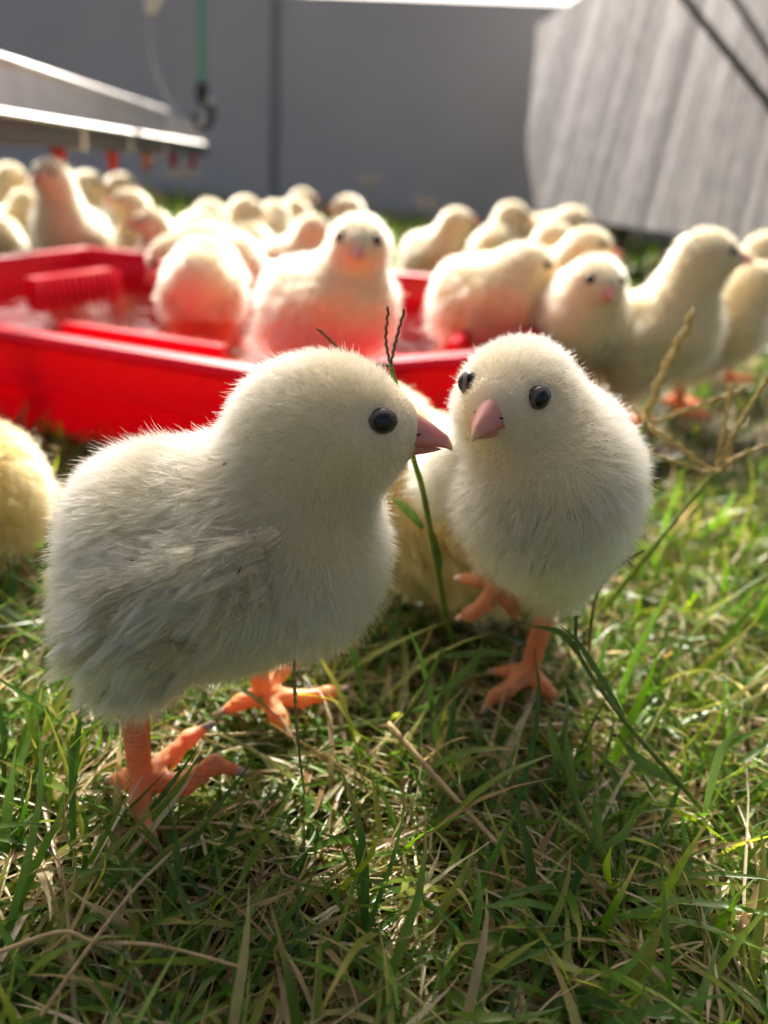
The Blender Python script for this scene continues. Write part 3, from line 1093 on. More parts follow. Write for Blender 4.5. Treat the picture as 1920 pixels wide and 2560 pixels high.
def eye_meshes():
    mb = MB(); r = 0.0036; n, k = 24, 14
    v = [(0, 0, r)]
    for i in range(1, k):
        a = math.pi * i / k
        for j in range(n): v.append((r * math.sin(a) * math.cos(2 * math.pi * j / n), r * math.sin(a) * math.sin(2 * math.pi * j / n), r * math.cos(a)))
    v.append((0, 0, -r)); f = []
    for j in range(n): f.append((0, 1 + j, 1 + (j + 1) % n)); f.append((len(v) - 1, 1 + (k - 2) * n + (j + 1) % n, 1 + (k - 2) * n + j))
    for i in range(k - 2):
        for j in range(n): f.append((1 + i * n + j, 1 + (i + 1) * n + j, 1 + (i + 1) * n + (j + 1) % n, 1 + i * n + (j + 1) % n))
    mb.add(v, f); e = mesh('eye', mb.v, mb.f)
    # eyelid: a wrinkled ring, in eye coordinates with +y outward
    V_, F_ = [], []
    prof = [(0.00286, 0.00205), (0.00298, 0.00226), (0.00320, 0.00216), (0.00348, 0.00176), (0.00395, 0.0011)]
    n1, n2 = 40, len(prof)
    for i in range(n1):
        a = 2 * math.pi * i / n1
        for rr, yy in prof:
            rr = rr + 0.00009 * math.sin(a * 9 + rr * 9000)
            V_.append((rr * 1.08 * math.cos(a), yy - 0.00025 * abs(math.cos(a)), rr * 0.93 * math.sin(a)))
    for i in range(n1):
        for j in range(n2 - 1):
            F_.append((i * n2 + j, i * n2 + j + 1, ((i + 1) % n1) * n2 + j + 1, ((i + 1) % n1) * n2 + j))
    return e, mesh('eyelid', V_, F_)


BEAK_U, BEAK_L = beak_meshes()
EYE_M, LID_M = eye_meshes()
mbn = MB(); mbn.tube([(0.0157, 0.00325, -0.0003), (0.0164, 0.00305, -0.0001), (0.0172, 0.00272, 0.0001)], [0.0001, 0.00030, 0.0001], 8)
NOS_M = mesh('nostril', mbn.v, mbn.f)
mbn = MB(); mbn.tube([(0.0157, -0.00325, -0.0003), (0.0164, -0.00305, -0.0001), (0.0172, -0.00272, 0.0001)], [0.0001, 0.00030, 0.0001], 8)
NOS_M2 = mesh('nostril', mbn.v, mbn.f)
for me, mt in ((BEAK_U, 'beak'), (BEAK_L, 'beak'), (EYE_M, 'eye'), (LID_M, 'eyelid'), (NOS_M, 'nostril'), (NOS_M2, 'nostril')):
    me.materials.append(M[mt])
    me.polygons.foreach_set('use_smooth', np.ones(len(me.polygons), bool))


def place_chick(data, loc, yaw, scale, label, group=None, detail=True):
    root = empty('chick', loc, yaw, scale)
    tag(root, label, 'chick', group)
    b = link('body', data['body'], root, smooth=False)
    d = link('down', data['down'], root)
    c, B = data['head']
    hm = Matrix.Translation(Vector(c)) @ Matrix([list(B[0]), list(B[1]), list(B[2])]).to_4x4()
    bk = link('upper_beak', BEAK_U, root); bk.matrix_local = hm
    lk = link('lower_beak', BEAK_L, root); lk.matrix_local = hm
    if detail:
        link('nostril', NOS_M, bk); link('nostril', NOS_M2, bk)
    for s_ in (1, -1):
        e = link('eye', EYE_M, root)
        m_ = hm @ Matrix.Translation((0.0093, s_ * 0.0080, 0.0036)) @ Matrix.Rotation(R(90 if s_ < 0 else 90) * 0, 4, 'Z')
        # turn the eye so its +y looks outwards and a little forward
        m_ = m_ @ (Matrix.Rotation(R(-24), 4, 'Z') if s_ > 0 else Matrix.Rotation(R(180 + 24), 4, 'Z'))
        e.matrix_local = m_ @ Matrix.Scale(0.71, 4)
        if detail: link('eyelid', LID_M, e)
    return root


# --- the two in front and the two beside them
# A: standing in profile, facing right (local origin = world (-0.036, 0.15, 0))
A0 = np.array([-0.036, 0.150, 0.0])
an = np.array([-0.0152, -0.0155, 0.005]); af = np.array([0.0076, 0.019, 0.005])
legA1 = dict(thigh=(np.array([-0.013, -0.010, 0.046]), np.array([-0.0150, -0.0135, 0.037])), tr=0.0120, tr2=0.0070,
             shank=(np.array([-0.0155, -0.0145, 0.024]), an),
             toes=[[(an, .0031), (an + [0.010, 0.001, -0.001], .0027), (an + [0.0165, 0.0035, 0.0035], .0023), (an + [0.0240, 0.0045, 0.0005], .0010)],
                   [(an, .0031), (an + [0.005, 0.007, 0.001], .0025), (an + [0.0085, 0.0115, 0.0035], .0021), (an + [0.0135, 0.0150, 0.0055], .0010)],
                   [(an, .0031), (an + [0.002, -0.006, -0.002], .0025), (an + [0.005, -0.0115, -0.003], .0019), (an + [0.0085, -0.0150, -0.004], .0009)],
                   [(an, .0028), (an + [-0.004, 0.001, -0.001], .0024), (an + [-0.0085, 0.002, -0.003], .0012)]])
legA2 = dict(thigh=(np.array([0.004, 0.010, 0.048]), np.array([0.004, 0.014, 0.030])), tr=0.0125, tr2=0.006,
             shank=(np.array([0.0035, 0.0155, 0.028]), af),
             toes=[[(af, .0031), (af + [0.010, 0.0015, -0.0015], .0026), (af + [0.017, 0.003, 0.000], .0021), (af + [0.0225, 0.0045, 0.001], .0010)],
                   [(af, .0031), (af + [0.003, 0.008, 0.002], .0025), (af + [0.006, 0.015, 0.001], .0020), (af + [0.008, 0.020, 0.0], .0010)],
                   [(af, .0031), (af + [0.005, -0.006, -0.002], .0025), (af + [0.009, -0.011, -0.004], .0010)],
                   [(af, .0029), (af + [-0.006, -0.002, -0.0015], .0024), (af + [-0.0115, -0.005, -0.004], .0011)]])
specA = chick_spec(head_c=(0.0250, -0.001, 0.0912), head_fwd=(1, -0.03, -0.02), legs=[legA1, legA2], body_tilt=9, bs=0.97, neck_r=(0.0146, 0.0120), nape=((-0.0050, 0, -0.0040), (0.0150, 0.0134, 0.0145)))
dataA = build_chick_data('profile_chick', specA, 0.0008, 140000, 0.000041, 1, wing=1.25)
chick_A = place_chick(dataA, A0, R(0), 1.0, 'large pale chick in sharp profile facing right, nearest to the camera')



def wing_feathers(data, side, tufts, buff, seed):
    """long loose tufts of the folded wing, lying back over the flank"""
    r = np.random.default_rng(seed)
    V, VN = data['V'], data['VN']
    sel = np.where((np.abs(V[:, 0] - 0.001) < 0.016) & (np.abs(V[:, 2] - 0.060 - 0.35 * V[:, 0]) < 0.0085) & (V[:, 1] * side > 0.010))[0]
    out, rads = [], []
    for i in r.choice(sel, tufts):
        p, n_ = V[i], VN[i]
        f_ = np.array([-0.88, 0.0, -0.48]) + r.normal(0, 0.13, 3); f_ -= n_ * (f_ @ n_); f_ /= np.linalg.norm(f_)
        g_ = np.cross(n_, f_)
        L_ = r.uniform(0.010, 0.0175); bend = r.normal(0, 0.10)
        m_ = int(r.integers(22, 40)); w0, w1 = 0.0009, r.uniform(0.0009, 0.0022)
        for q in range(m_):
            a = r.normal(); h0 = r.uniform(0.0026, 0.0044); ll = L_ * r.uniform(0.7, 1.05)
            for k in range(6):
                t = k / 5
                out.append(p + n_ * (h0 + 0.0022 * t - 0.0052 * t * t) + f_ * ll * t + g_ * (a * (w0 + (w1 - w0) * t) + bend * ll * t * t) + r.normal(0, 0.00008, 3))
            rads += [0.00006, 0.00006, 0.000055, 0.00005, 0.00004, 0.000012]
    hc = bpy.data.hair_curves.new('wing_feathers')
    hc.add_curves([6] * (len(out) // 6))
    hc.attributes['position'].data.foreach_set('vector', np.array(out, np.float32).ravel())
    ra = hc.attributes.get('radius') or hc.attributes.new('radius', 'FLOAT', 'POINT')
    ra.data.foreach_set('value', np.array(rads, np.float32))
    hc.materials.append(M['down_buff'] if buff else M['down'])
    return hc


M['down_buff'] = down_material('buff_wing_down', (0.62, 0.42, 0.20), (0.88, 0.70, 0.42))
for side in (1, -1):
    wg = link('wing_feathers', wing_feathers(dataA, side, 46, False, 50 + side), chick_A)
    wg['label'] = 'loose pale feathers of the folded wing'
    wg = link('wing_feathers', wing_feathers(dataA, side, 17, True, 60 + side), chick_A)
    wg['label'] = 'buff feathers of the folded wing'
for k, (px, py, a_) in enumerate(((598, 1426, 1.2), (330, 1400, 0.3), (560, 1160, 0.6), (290, 1530, 0.8))):
    p = at_y(px, py, 0.1222 if k in (0, 3) else 0.127) - A0
    d_ = np.array([math.cos(a_), -0.2, math.sin(a_)]) * (0.0011 if k == 0 else 0.0004)
    mb = MB(); mb.tube([p - d_, p, p + d_ + np.array([0.0002, 0, 0])], [0.00008, 0.00016, 0.00008], 6)
    mb.build('dirt_fleck', M['nostril'], chick_A)

# B: facing the camera, right foot lifted (local +x -> towards the camera)
B_YAW = R(-90)
B0 = np.array([0.0370, 0.186, 0.0])


def Bl(w):                             # world -> B local
    q = np.asarray(w, float) - B0
    c_, s_ = math.cos(-B_YAW), math.sin(-B_YAW)
    return np.array([q[0] * c_ - q[1] * s_, q[0] * s_ + q[1] * c_, q[2]])


bank = Bl((0.0467, 0.189, 0.005))
legB1 = dict(thigh=(np.array([-0.004, 0.010, 0.048]), Bl((0.0480, 0.188, 0.038))), tr=0.0100, tr2=0.0060,
             shank=(Bl((0.0487, 0.188, 0.034)), bank),
             toes=[[(bank, .0031), (Bl((0.040, 0.1830, 0.003)), .0025), (Bl((0.0360, 0.1795, 0.003)), .0020), (Bl((0.0325, 0.1765, -0.001)), .0010)],
                   [(bank, .0031), (Bl((0.0505, 0.1875, 0.003)), .0024), (Bl((0.0535, 0.1855, 0.001)), .0018), (Bl((0.0555, 0.1835, -0.001)), .0010)],
                   [(bank, .0030), (Bl((0.042, 0.1915, 0.003)), .0024), (Bl((0.036, 0.194, 0.001)), .0011)],
                   [(bank, .0028), (Bl((0.047, 0.196, 0.002)), .0020), (Bl((0.047, 0.200, 0.0)), .0010)]])
rf = Bl((0.0340, 0.187, 0.0375))
legB2 = dict(thigh=(np.array([-0.004, -0.002, 0.056]), Bl((0.0350, 0.192, 0.043))), tr=0.0075, tr2=0.0045,
             shank=(Bl((0.0350, 0.194, 0.044)), rf),
             toes=[[(rf, .0030), (Bl((0.0302, 0.185, 0.0300)), .0025), (Bl((0.0265, 0.185, 0.0262)), .0021), (Bl((0.0233, 0.186, 0.0235)), .0011)],
                   [(rf, .0030), (Bl((0.0365, 0.186, 0.0310)), .0024), (Bl((0.0388, 0.187, 0.0272)), .0019), (Bl((0.0408, 0.188, 0.0240)), .0010)],
                   [(rf, .0030), (Bl((0.0280, 0.192, 0.0335)), .0024), (Bl((0.0222, 0.195, 0.0315)), .0011)]])
hB = Bl((0.0278, 0.1715, 0.0935))
specB = chick_spec(head_c=hB, head_fwd=(0.87, -0.45, -0.05), legs=[legB1, legB2], body_tilt=24, lift=0.010, neck_r=(0.0130, 0.0108), bs=0.94, nape=((-0.004, 0, -0.0045), (0.0135, 0.0110, 0.0125)), lean=0.42,
                   extra=[('e', np.array([0.002, 0.002, 0.0560]), (0.0150, 0.0100, 0.0130), None)])
dataB = build_chick_data('facing_chick', specB, 0.0008, 115000, 0.000043, 2)
place_chick(dataB, B0, B_YAW, 1.0, 'pale chick facing the camera with one foot lifted, right of the profile chick')

# C: resting on the grass behind the two
specC = chick_spec(head_c=(0.030, 0.004, 0.055), head_fwd=(1, 0.1, -0.3), legs=[], body_tilt=4, lift=-0.030)
dataC = build_chick_data('resting_chick', specC, 0.0012, 34000, 0.00008, 3, warm=M['down_backlit'])
place_chick(dataC, (0.022, 0.238, 0.002), R(160), 1.06, 'yellow chick with backlight tinted into its down, lying on the grass behind the two front chicks')

# --- poses for the flock
poses = {
    'stand': chick_spec(),
    'turn': chick_spec(head_c=(0.019, 0.004, 0.092), head_fwd=(0.25, 1, -0.1)),
    'turn_r': chick_spec(head_c=(0.019, -0.004, 0.092), head_fwd=(0.35, -1, -0.1)),
    'tall': chick_spec(head_c=(0.021, 0, 0.106), head_fwd=(1, 0.1, 0.0), body_tilt=24, neck_r=(0.0195, 0.014)),
    'glance': chick_spec(head_c=(0.022, 0.003, 0.094), head_fwd=(0.72, 0.66, 0.08), body_tilt=18, bs=0.97),
    'peck': chick_spec(head_c=(0.044, -0.003, 0.045), head_fwd=(0.5, -0.1, -0.9), body_tilt=-6),
    'hunch': chick_spec(head_c=(0.022, 0.002, 0.080), head_fwd=(1, 0.25, -0.12), body_tilt=6, bs=0.99),
    'drink': chick_spec(head_c=(0.039, 0.002, 0.062), head_fwd=(0.75, 0.1, -0.75), body_tilt=2),
}
pose_data = {}
for k, (nm, sp) in enumerate(poses.items()):
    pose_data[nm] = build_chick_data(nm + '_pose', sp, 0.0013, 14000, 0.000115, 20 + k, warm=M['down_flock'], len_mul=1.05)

# D: at the left edge
place_chick(dataC, (-0.147, 0.232, 0.002), R(172), 0.98, 'cream chick cut off by the left edge beside the profile chick')

GR = 'flock of background chicks'
# (pixel of the head or back top, distance Y, pose, yaw in degrees: 0 = facing right, -90 = facing the camera), floor height
flock = [
    ((905, 515), 0.400, 'turn_r', -20, 0.006, 'chick standing in the tray water, body sideways, face turned to the camera'),
    ((505, 585), 0.500, 'peck', 95, 0.006, 'round chick with its back to the camera standing in the tray water'),
    ((560, 552), 0.585, 'drink', 194, 0.006, 'chick bending left to drink over the tray, behind the one showing its back'),
    ((374, 515), 0.690, 'stand', 188, 0, 'chick whose head shows behind the drinking chick at the back tray rim'),
    ((322, 462), 0.740, 'glance', 150, 0, 'chick facing left behind the back rim of the tray, red beak showing'),
    ((120, 385), 0.690, 'tall', -108, 0, 'tall upright chick facing the camera at left under the drinker line'),
    ((785, 525), 0.700, 'glance', 10, 0, 'chick facing away to the right just behind the one in the tray'),
    ((526, 488), 0.780, 'hunch', 80, 0, 'chick seen from behind, first of the back row left of centre'),
    ((619, 480), 0.800, 'turn_r', 110, 0, 'chick in the back row, second from the left of centre, looking right'),
    ((690, 492), 0.860, 'hunch', 60, 0, 'chick in the back row between two others, mostly hidden'),
    ((738, 487), 0.900, 'turn', 70, 0, 'chick in the back row below the small far chick'),
    ((762, 465), 1.080, 'stand', 20, 0, 'smallest chick, farthest back in front of the grey wall'),
    ((868, 480), 0.900, 'turn', 120, 0, 'chick in the back row behind the head of the tray chick'),
    ((1150, 510), 0.800, 'glance', -25, 0, 'chick standing alone on bright grass facing right'),
    ((1290, 495), 0.900, 'turn_r', 60, 0, 'upright chick at the back, below the edge of the pale box'),
    ((1445, 507), 0.900, 'hunch', -20, 0, 'chick at the back facing right below the pale box'),
    ((1398, 545), 0.690, 'glance', -55, 0, 'chick facing right, partly hidden behind the chick in the tray corner'),
    ((1335, 592), 0.480, 'hunch', -22, 0.006, 'chick facing right, standing in the right corner of the tray'),
    ((1488, 556), 0.600, 'stand', -25, 0, 'chick with orange beak right of the tray corner, turned half right'),
    ((1510, 622), 0.445, 'hunch', -95, 0, 'chick facing the camera beside the right tray corner'),
    ((1795, 555), 0.455, 'tall', -16, 0, 'large chick in profile at right with dark eye, facing right'),
    ((1915, 640), 0.510, 'stand', -10, 0, 'yellowish chick behind the large right profile chick, at the frame edge'),
    ((1935, 565), 0.640, 'stand', 40, 0, 'chick cut off by the right frame edge below the pale box'),
    ((25, 398), 0.840, 'stand', 60, 0, 'chick at the far left edge under the drinker line'),
    ((222, 418), 0.860, 'turn_r', 70, 0, 'chick seen from behind, second along the drinker line'),
    ((305, 425), 1.000, 'stand', 20, 0, 'far chick standing under the second red nipple'),
    ((190, 495), 0.770, 'drink', 170, 0, 'chick bending down behind the tall upright chick'),
    ((60, 480), 0.780, 'turn', 20, 0, 'chick left of the tall upright chick, partly hidden'),
    ((-20, 560), 0.720, 'drink', 150, 0, 'chick cut off by the left edge behind the tray'),
]
foot = []
for (px, py), Y, nm, yaw, fz, lab in flock:
    D = pose_data[nm]
    p = at_y(px, py, Y)
    sc = float(np.clip((p[2] - fz + 0.001) / D['top'], 0.86, 1.22))
    if nm in ('drink', 'peck'):
        off = np.array([-0.004, 0.0])
    else:
        off = D['head'][0][:2]
    y_ = R(yaw)
    ox = (off[0] * math.cos(y_) - off[1] * math.sin(y_)) * sc
    oy = (off[0] * math.sin(y_) + off[1] * math.cos(y_)) * sc
    loc = (p[0] - ox, p[1] - oy * 0.0 if False else p[1] - oy, fz - 0.002)
    place_chick(D, loc, y_, sc, lab, GR, detail=False)
    foot.append((loc[0], loc[1], 0.03 * sc))
foot += [(-0.036, 0.15, 0.03), (0.037, 0.186, 0.026), (0.02, 0.236, 0.034), (-0.146, 0.232, 0.03)]
foot = np.array(foot)

# ------------------------------------------------------------------ grass
GREENS = np.array([(0.080, 0.165, 0.022), (0.110, 0.205, 0.028), (0.060, 0.132, 0.022), (0.175, 0.255, 0.036), (0.115, 0.21, 0.042), (0.26, 0.29, 0.06)])
STRAWS = np.array([(0.42, 0.32, 0.17), (0.50, 0.41, 0.25), (0.30, 0.21, 0.10), (0.56, 0.49, 0.34), (0.24, 0.15, 0.07), (0.40, 0.36, 0.16)])
rim_out = np.array(inset(rim, 0.006))


def blades(n, xr, yr, length, width, lean, straw, seg=5, zoff=(0.0, 0.004), clump=True, near_limit=True):
    """n blades: arrays of vertices, faces and tints"""
    x = rng.uniform(*xr, n * 2); y = rng.uniform(*yr, n * 2)
    keep = ~inside(x, y, rim_out)
    if clump:
        den = 0.55 + 0.45 * np.sin(x * 95 + 2 * np.sin(y * 60)) * np.sin(y * 88 + 1.7 * np.sin(x * 70))
        keep &= rng.random(n * 2) < (0.35 + 0.75 * den)
    x, y = x[keep][:n], y[keep][:n]; n = len(x)
    L = rng.uniform(*length, n) * (0.7 + 0.6 * rng.random(n)); W = rng.uniform(*width, n)
    dmin = np.min(np.hypot(x[:, None] - foot[None, :, 0], y[:, None] - foot[None, :, 1]) - foot[None, :, 2], axis=1)
    L = np.where(dmin < 0.0, np.minimum(L, 0.018), L)
    az = rng.uniform(0, 2 * math.pi, n)
    le = rng.uniform(*lean, n)
    le = np.where(dmin < 0.0, np.maximum(le, 1.15), le)
    cur = rng.normal(0.5, 0.45, n)
    tw = rng.normal(0, 0.7, n)
    z0 = ground_z(x, y) + rng.uniform(*zoff, n)
    hd = np.stack([np.cos(az), np.sin(az)], -1)
    k = seg + 1
    t = np.linspace(0, 1, k)
    ang = le[:, None] + cur[:, None] * t[None, :]                 # angle from vertical
    ang = np.clip(ang, -0.3, 1.75)
    st = L[:, None] / seg
    dx = np.sin(ang) * st; dz = np.cos(ang) * st
    h = np.concatenate([np.zeros((n, 1)), np.cumsum(dx[:, :-1], 1)], 1); v_ = np.concatenate([np.zeros((n, 1)), np.cumsum(dz[:, :-1], 1)], 1)
    wob = np.sin(t[None, :] * rng.uniform(2, 5, n)[:, None] + az[:, None]) * (L * 0.05)[:, None]
    sd = np.stack([-np.sin(az), np.cos(az)], -1)
    cxy = np.stack([x, y], -1)[:, None, :] + hd[:, None, :] * h[..., None] + sd[:, None, :] * wob[..., None]
    cz = z0[:, None] + v_
    cz = np.maximum(cz, ground_z(cxy[..., 0], cxy[..., 1]) + 0.0006)
    C = np.concatenate([cxy, cz[..., None]], -1)
    wp_ = (np.minimum(1, 0.55 + t * 1.6) * np.clip((1 - t) * 2.2, 0.06, 1))[None, :] * W[:, None] * 0.5
    ta = tw[:, None] * t[None, :]
    side = np.concatenate([sd[:, None, :] * np.cos(ta)[..., None], np.sin(ta)[..., None]], -1)
    fold = np.stack([np.zeros((n, k)), np.zeros((n, k)), np.full((n, k), 1.0)], -1) * (wp_ * 0.35)[..., None]
    Vv = np.stack([C - side * wp_[..., None] + fold * 0.6, C - fold * 0.4, C + side * wp_[..., None] + fold * 0.6], 2)   # n,k,3,3
    base = np.arange(n)[:, None, None] * (k * 3) + np.arange(seg)[None, :, None] * 3
    q = np.concatenate([base + np.array([0, 1, 4, 3]), base + np.array([1, 2, 5, 4])], 1).reshape(-1, 4)
    pal = np.where((rng.random(n) < straw)[:, None], STRAWS[rng.integers(0, len(STRAWS), n)], GREENS[rng.integers(0, len(GREENS), n)])
    pal = pal * rng.uniform(0.75, 1.25, n)[:, None]
    dry = (rng.random(n) < 0.22)[:, None, None] * np.clip((t - 0.6) / 0.4, 0, 1)[None, :, None]
    colr = pal[:, None, :] * (1 - dry) + np.array([0.40, 0.30, 0.12]) * dry
    colr = np.repeat(colr[:, :, None, :], 3, 2)
    return Vv.reshape(-1, 3), q, colr.reshape(-1, 3)


def grass_object(name, parts, label):
    vs, qs, cs = [], [], []; b = 0
    for v, q, c in parts:
        vs.append(v); qs.append(q + b); cs.append(c); b += len(v)
    v = np.concatenate(vs); q = np.concatenate(qs); c = np.concatenate(cs)
    me = mesh_np(name, v, q)
    at = me.attributes.new('tint', 'FLOAT_COLOR', 'POINT')
    at.data.foreach_set('color', np.concatenate([c, np.ones((len(c), 1))], 1).astype(np.float32).ravel())
    o = link(name, me, None, [M['grass']], smooth=False)
    tag(o, label, 'grass', kind='stuff')
    return o


near = [
    blades(19000, (-0.26, 0.30), (0.03, 0.36), (0.012, 0.034), (0.0008, 0.0020), (0.4, 1.45), 0.13),
    blades(2400, (-0.26, 0.30), (0.03, 0.36), (0.020, 0.045), (0.0013, 0.0027), (0.35, 1.35), 0.05),
    blades(15000, (-0.26, 0.30), (0.03, 0.36), (0.016, 0.050), (0.0004, 0.0013), (1.30, 1.62), 0.92, zoff=(0.001, 0.007), clump=False),
]
mid = [
    blades(12000, (-0.75, 0.8), (0.33, 1.1), (0.018, 0.040), (0.0014, 0.0030), (0.2, 1.4), 0.18),
    blades(8000, (-0.75, 0.8), (0.33, 1.1), (0.02, 0.05), (0.0008, 0.002), (1.3, 1.6), 0.9, seg=3),
    blades(14000, (-1.7, 1.8), (1.05, 2.3), (0.022, 0.050), (0.0024, 0.0045), (0.1, 1.2), 0.12, seg=3),
    blades(6000, (-0.9, 0.9), (-0.5, 0.04), (0.018, 0.04), (0.0014, 0.003), (0.4, 1.4), 0.3, seg=3),
]
grass_object('grass', near + mid, 'short mown green grass mixed with dry straw thatch')

# ------------------------------------------------------------------ single stalks and seed heads
def beaded(mb, pts, r, bead=True, seed=0):
    """a seed spike: slim axis with rows of small scales"""
    P_ = curve_pts(pts, 10)
    mb.tube(P_, [r * 0.6] * (len(P_) - 1) + [r * 0.3], 6)
    rr = random.Random(seed)
    L_ = sum(np.linalg.norm(P_[i + 1] - P_[i]) for i in range(len(P_) - 1))
    nb_ = max(6, int(L_ / (r * 2.1)))
    for k in range(nb_):
        t = k / nb_ * (len(P_) - 1); i = min(int(t), len(P_) - 2)
        c = P_[i] + (P_[i + 1] - P_[i]) * (t - i); d = unit(P_[i + 1] - P_[i])
        sd = unit(np.cross(d, [0.2, 1, 0.3])) * (1 if k % 2 else -1)
        mb.tube([c, c + d * r * 1.2 + sd * r * 0.55, c + d * r * 3.4 + sd * r * 0.6], [r * 0.35, r * 0.60, r * 0.1], 5)


def plant(name, label, cat, stems, spikes, leaves=(), group=None, spike_mat='spikelet'):
    """stems: (pts, radius, material); spikes: (pts, radius)"""
    b0 = np.array(stems[0][0][0] if stems else spikes[0][0][0], float)
    root = empty(name, tuple(b0)); tag(root, label, cat, group)
    for pts, r, mt in stems:
        mb = MB(); P_ = curve_pts([np.array(p) - b0 for p in pts], 10)
        mb.tube(P_, np.linspace(r, r * 0.7, len(P_)), 8); mb.build('stem', M[mt], root)
    for q, (pts, r) in enumerate(spikes):
        mb = MB(); beaded(mb, [np.array(p) - b0 for p in pts], r, seed=q); mb.build('seed_spike', M[spike_mat], root)
    for pts, w in leaves:
        P_ = curve_pts([np.array(p) - b0 for p in pts], 8); k = len(P_); v = []
        for i, p in enumerate(P_):
            t = i / (k - 1); d = unit(P_[min(i + 1, k - 1)] - P_[max(i - 1, 0)])
            sd = unit(np.cross(d, [0.15, -1, 0.5])); ww = w * min(1, 0.5 + 2 * t) * max(0.04, min(1, (1 - t) * 2))
            v += [p - sd * ww + np.array([0, -ww * .3, 0]), p, p + sd * ww + np.array([0, -ww * .3, 0])]
        f = []
        for i in range(k - 1): f += [(i * 3, i * 3 + 1, i * 3 + 4, i * 3 + 3), (i * 3 + 1, i * 3 + 2, i * 3 + 5, i * 3 + 4)]
        link('leaf', mesh('leaf', v, f), root, [M['leaf']])
    return root


def pts(lst, Y):
    """pixels with their distance (one Y, or one for each)"""
    Ys = [Y] * len(lst) if np.isscalar(Y) else Y
    return [at_y(x, y, d) for (x, y), d in zip(lst, Ys)]


M['leaf'] = stalk_mat('leaf_blade', (0.07, 0.15, 0.025), (0.15, 0.25, 0.05))

g1 = at_h(1540, 1330, SOIL_Z)
plant('seed_head', 'thick brown seed spike standing up in front of the large right chick', 'grass stalk',
      [([g1] + pts([(1570, 1190), (1606, 1066)], [0.27, 0.265]), 0.0016, 'stem_green')],
      [(pts([(1606, 1066), (1660, 930), (1735, 786)], 0.262), 0.0018), (pts([(1606, 1066), (1730, 1020), (1862, 972)], [0.262, 0.258, 0.255]), 0.0010),
       (pts([(1606, 1060), (1595, 1035), (1580, 1022)], 0.26), 0.0008)])
g2 = at_h(1480, 1560, SOIL_Z)
plant('seed_head', 'star shaped beaded seed head on a long slanting stem at the right edge', 'grass stalk',
      [([g2] + pts([(1600, 1410), (1700, 1285), (1785, 1183)], [0.215, 0.22, 0.222]), 0.0010, 'stem_green')],
      [(pts([(1785, 1183), (1700, 1118), (1622, 1066)], 0.222), 0.0009), (pts([(1775, 1185), (1690, 1155), (1612, 1131)], 0.219), 0.0008),
       (pts([(1787, 1180), (1808, 1080), (1830, 965)], 0.225), 0.0008), (pts([(1790, 1180), (1850, 1060), (1925, 940)], 0.222), 0.0009),
       (pts([(1792, 1183), (1850, 1140), (1930, 1110)], 0.22), 0.0009)])
g3 = at_h(1140, 1640, SOIL_Z)
plant('seed_head', 'thin green stem rising between the two front chicks, seed spikes above the profile head', 'grass stalk',
      [([g3] + pts([(1122, 1570), (1090, 1400), (1058, 1230), (1035, 1150), (1000, 1000), (975, 910)], [0.192, 0.183, 0.176, 0.174, 0.172, 0.172]), 0.0009, 'stem_green')],
      [(pts([(976, 915), (965, 850), (971, 768)], 0.172), 0.00042), (pts([(976, 915), (990, 850), (1011, 774)], 0.172), 0.00042),
       (pts([(972, 915), (890, 905), (835, 860), (797, 824)], [0.172, 0.174, 0.172, 0.17]), 0.00042)],
      spike_mat='stem_dark', leaves=[(pts([(1100, 1440), (1095, 1380), (1078, 1310)], [0.183, 0.181, 0.181]), 0.0009),
       (pts([(1058, 1320), (1010, 1265), (975, 1245)], [0.185, 0.188, 0.19]), 0.0012)])
plant('seed_head', 'dark braided seed stalk lying across the grass before the orange feet', 'grass stalk',
      [(pts([(1010, 1790), (900, 1815), (760, 1828)], [0.166, 0.164, 0.161]), 0.0006, 'stem_green')],
      [(pts([(760, 1828), (600, 1835), (412, 1842)], [0.161, 0.156, 0.150]), 0.0006)])
g5 = at_h(765, 2010, SOIL_Z)
plant('weed_stalk', 'thin dark upright stem in front of the far orange foot', 'grass stalk',
      [([g5] + pts([(750, 1900), (745, 1830), (736, 1740), (735, 1645)], [0.131, 0.132, 0.133, 0.134]), 0.00030, 'stem_green')],
      [(pts([(745, 1860), (740, 1780), (735, 1645)], [0.1312, 0.1322, 0.134]), 0.0004)])
plant('straw_stalk', 'long straight tan straw lying diagonally in the middle foreground', 'straw',
      [(pts([(970, 1808), (1110, 1965), (1262, 2130)], [0.152, 0.138, 0.122]), 0.0008, 'straw')], [])
plant('weed_stalk', 'dark curved twig beside the lower right flank of the facing chick', 'grass stalk',
      [([at_h(1470, 1720, SOIL_Z)] + pts([(1478, 1560), (1500, 1470), (1555, 1410), (1612, 1375)], [0.172, 0.173, 0.174, 0.175]), 0.00045, 'stem_brown')], [])
plant('grass_tuft', 'tall dark green blades right of the standing pink foot', 'grass tuft',
      [([at_h(1830, 2110, SOIL_Z)] + pts([(1700, 1960), (1560, 1800), (1450, 1640), (1440, 1540)], [0.135, 0.142, 0.150, 0.152]), 0.0006, 'stem_green')], [],
      [(pts([(1570, 1810), (1500, 1690), (1440, 1600), (1395, 1560)], [0.142, 0.147, 0.15, 0.152]), 0.0007),
       (pts([(1450, 1640), (1400, 1580), (1310, 1562)], [0.150, 0.155, 0.158]), 0.0008),
       (pts([(1700, 1960), (1600, 1900), (1540, 1830)], [0.135, 0.137, 0.138]), 0.0012),
       (pts([(1760, 2030), (1800, 1880), (1860, 1800)], [0.13, 0.135, 0.14]), 0.0011)])
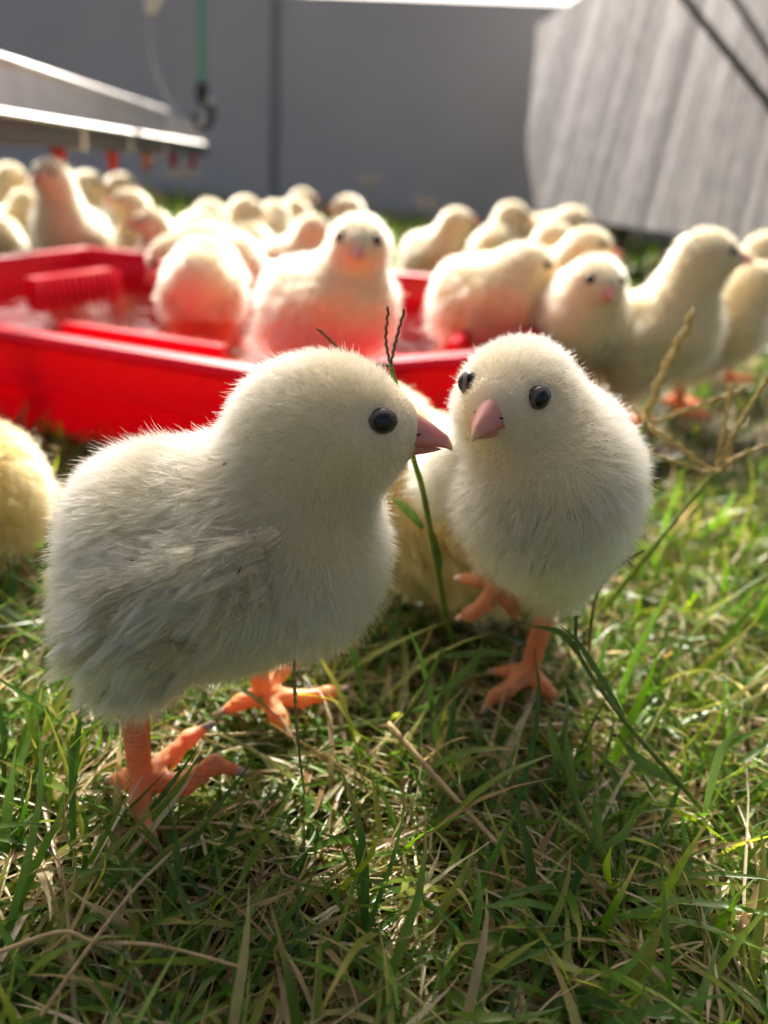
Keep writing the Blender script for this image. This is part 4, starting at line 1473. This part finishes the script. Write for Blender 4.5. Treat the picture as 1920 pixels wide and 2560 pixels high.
plant('grass_tuft', 'upright leafy shoot in the shaded grass below the facing chick', 'grass tuft',
      [([at_h(1560, 2240, SOIL_Z)] + pts([(1500, 2130), (1440, 2000), (1400, 1900)], [0.118, 0.124, 0.128]), 0.0009, 'stem_green')], [],
      [(pts([(1400, 1920), (1380, 1840), (1372, 1785)], [0.127, 0.128, 0.13]), 0.0010), (pts([(1440, 2000), (1420, 1890), (1415, 1820)], [0.124, 0.126, 0.128]), 0.0010),
       (pts([(1500, 2110), (1490, 2040), (1483, 1985)], [0.119, 0.12, 0.121]), 0.0011), (pts([(1500, 2120), (1560, 2080), (1600, 2000)], [0.119, 0.12, 0.121]), 0.0010)])
plant('grass_tuft', 'folded shoot with cut pale tips before the lying chick', 'grass tuft',
      [([at_h(985, 1860, SOIL_Z)] + pts([(1020, 1780), (1070, 1700), (1108, 1620)], [0.165, 0.168, 0.170]), 0.0007, 'stem_green')], [],
      [(pts([(1105, 1640), (1230, 1630), (1310, 1645)], [0.170, 0.168, 0.166]), 0.0010), (pts([(1020, 1780), (1075, 1760), (1145, 1680)], [0.165, 0.166, 0.168]), 0.0010),
       (pts([(1120, 1720), (1180, 1660), (1210, 1600)], [0.16, 0.162, 0.163]), 0.0013)])
plant('straw_stalk', 'curved pale tan stem lying in the blurred near foreground', 'straw',
      [(pts([(-30, 2390), (150, 2330), (240, 2355), (400, 2365), (610, 2420)], [0.088, 0.092, 0.091, 0.09, 0.087]), 0.00042, 'straw')], [])
plant('straw_stalk', 'thin tan stem slanting from the lower left corner up to the near foot', 'straw',
      [(pts([(70, 2590), (200, 2400), (330, 2230), (430, 2130)], [0.078, 0.087, 0.098, 0.106]), 0.00042, 'straw')], [])

# far seed heads against the wall
for (x, y, Y, lab, dx) in ((452, 440, 0.95, 'pale star shaped seed head in front of the drinker line end', 40), (365, 405, 0.98, 'small orange lit seed head below the middle red nipple', 24),
                           (1068, 515, 1.0, 'seed head left of the lone standing chick against the wall', 34), (925, 455, 1.2, 'faint seed head against the wall right of centre', 34)):
    top = at_y(x, y, Y); g = np.array([top[0] + 0.004, Y, SOIL_Z])
    plant('seed_head', lab, 'grass stalk', [([g, (g + top) / 2 + [0.002, 0, 0], top], 0.0014, 'stem_green')],
          [([top, at_y(x + dx * .6 * c, y - 8 * q, Y), at_y(x + dx * c, y - 18 * q, Y)], 0.0009) for c, q in ((-1, 0.4), (1, 0.3), (-0.5, 1.6), (0.55, 1.8))],
          group='seed heads against the wall')
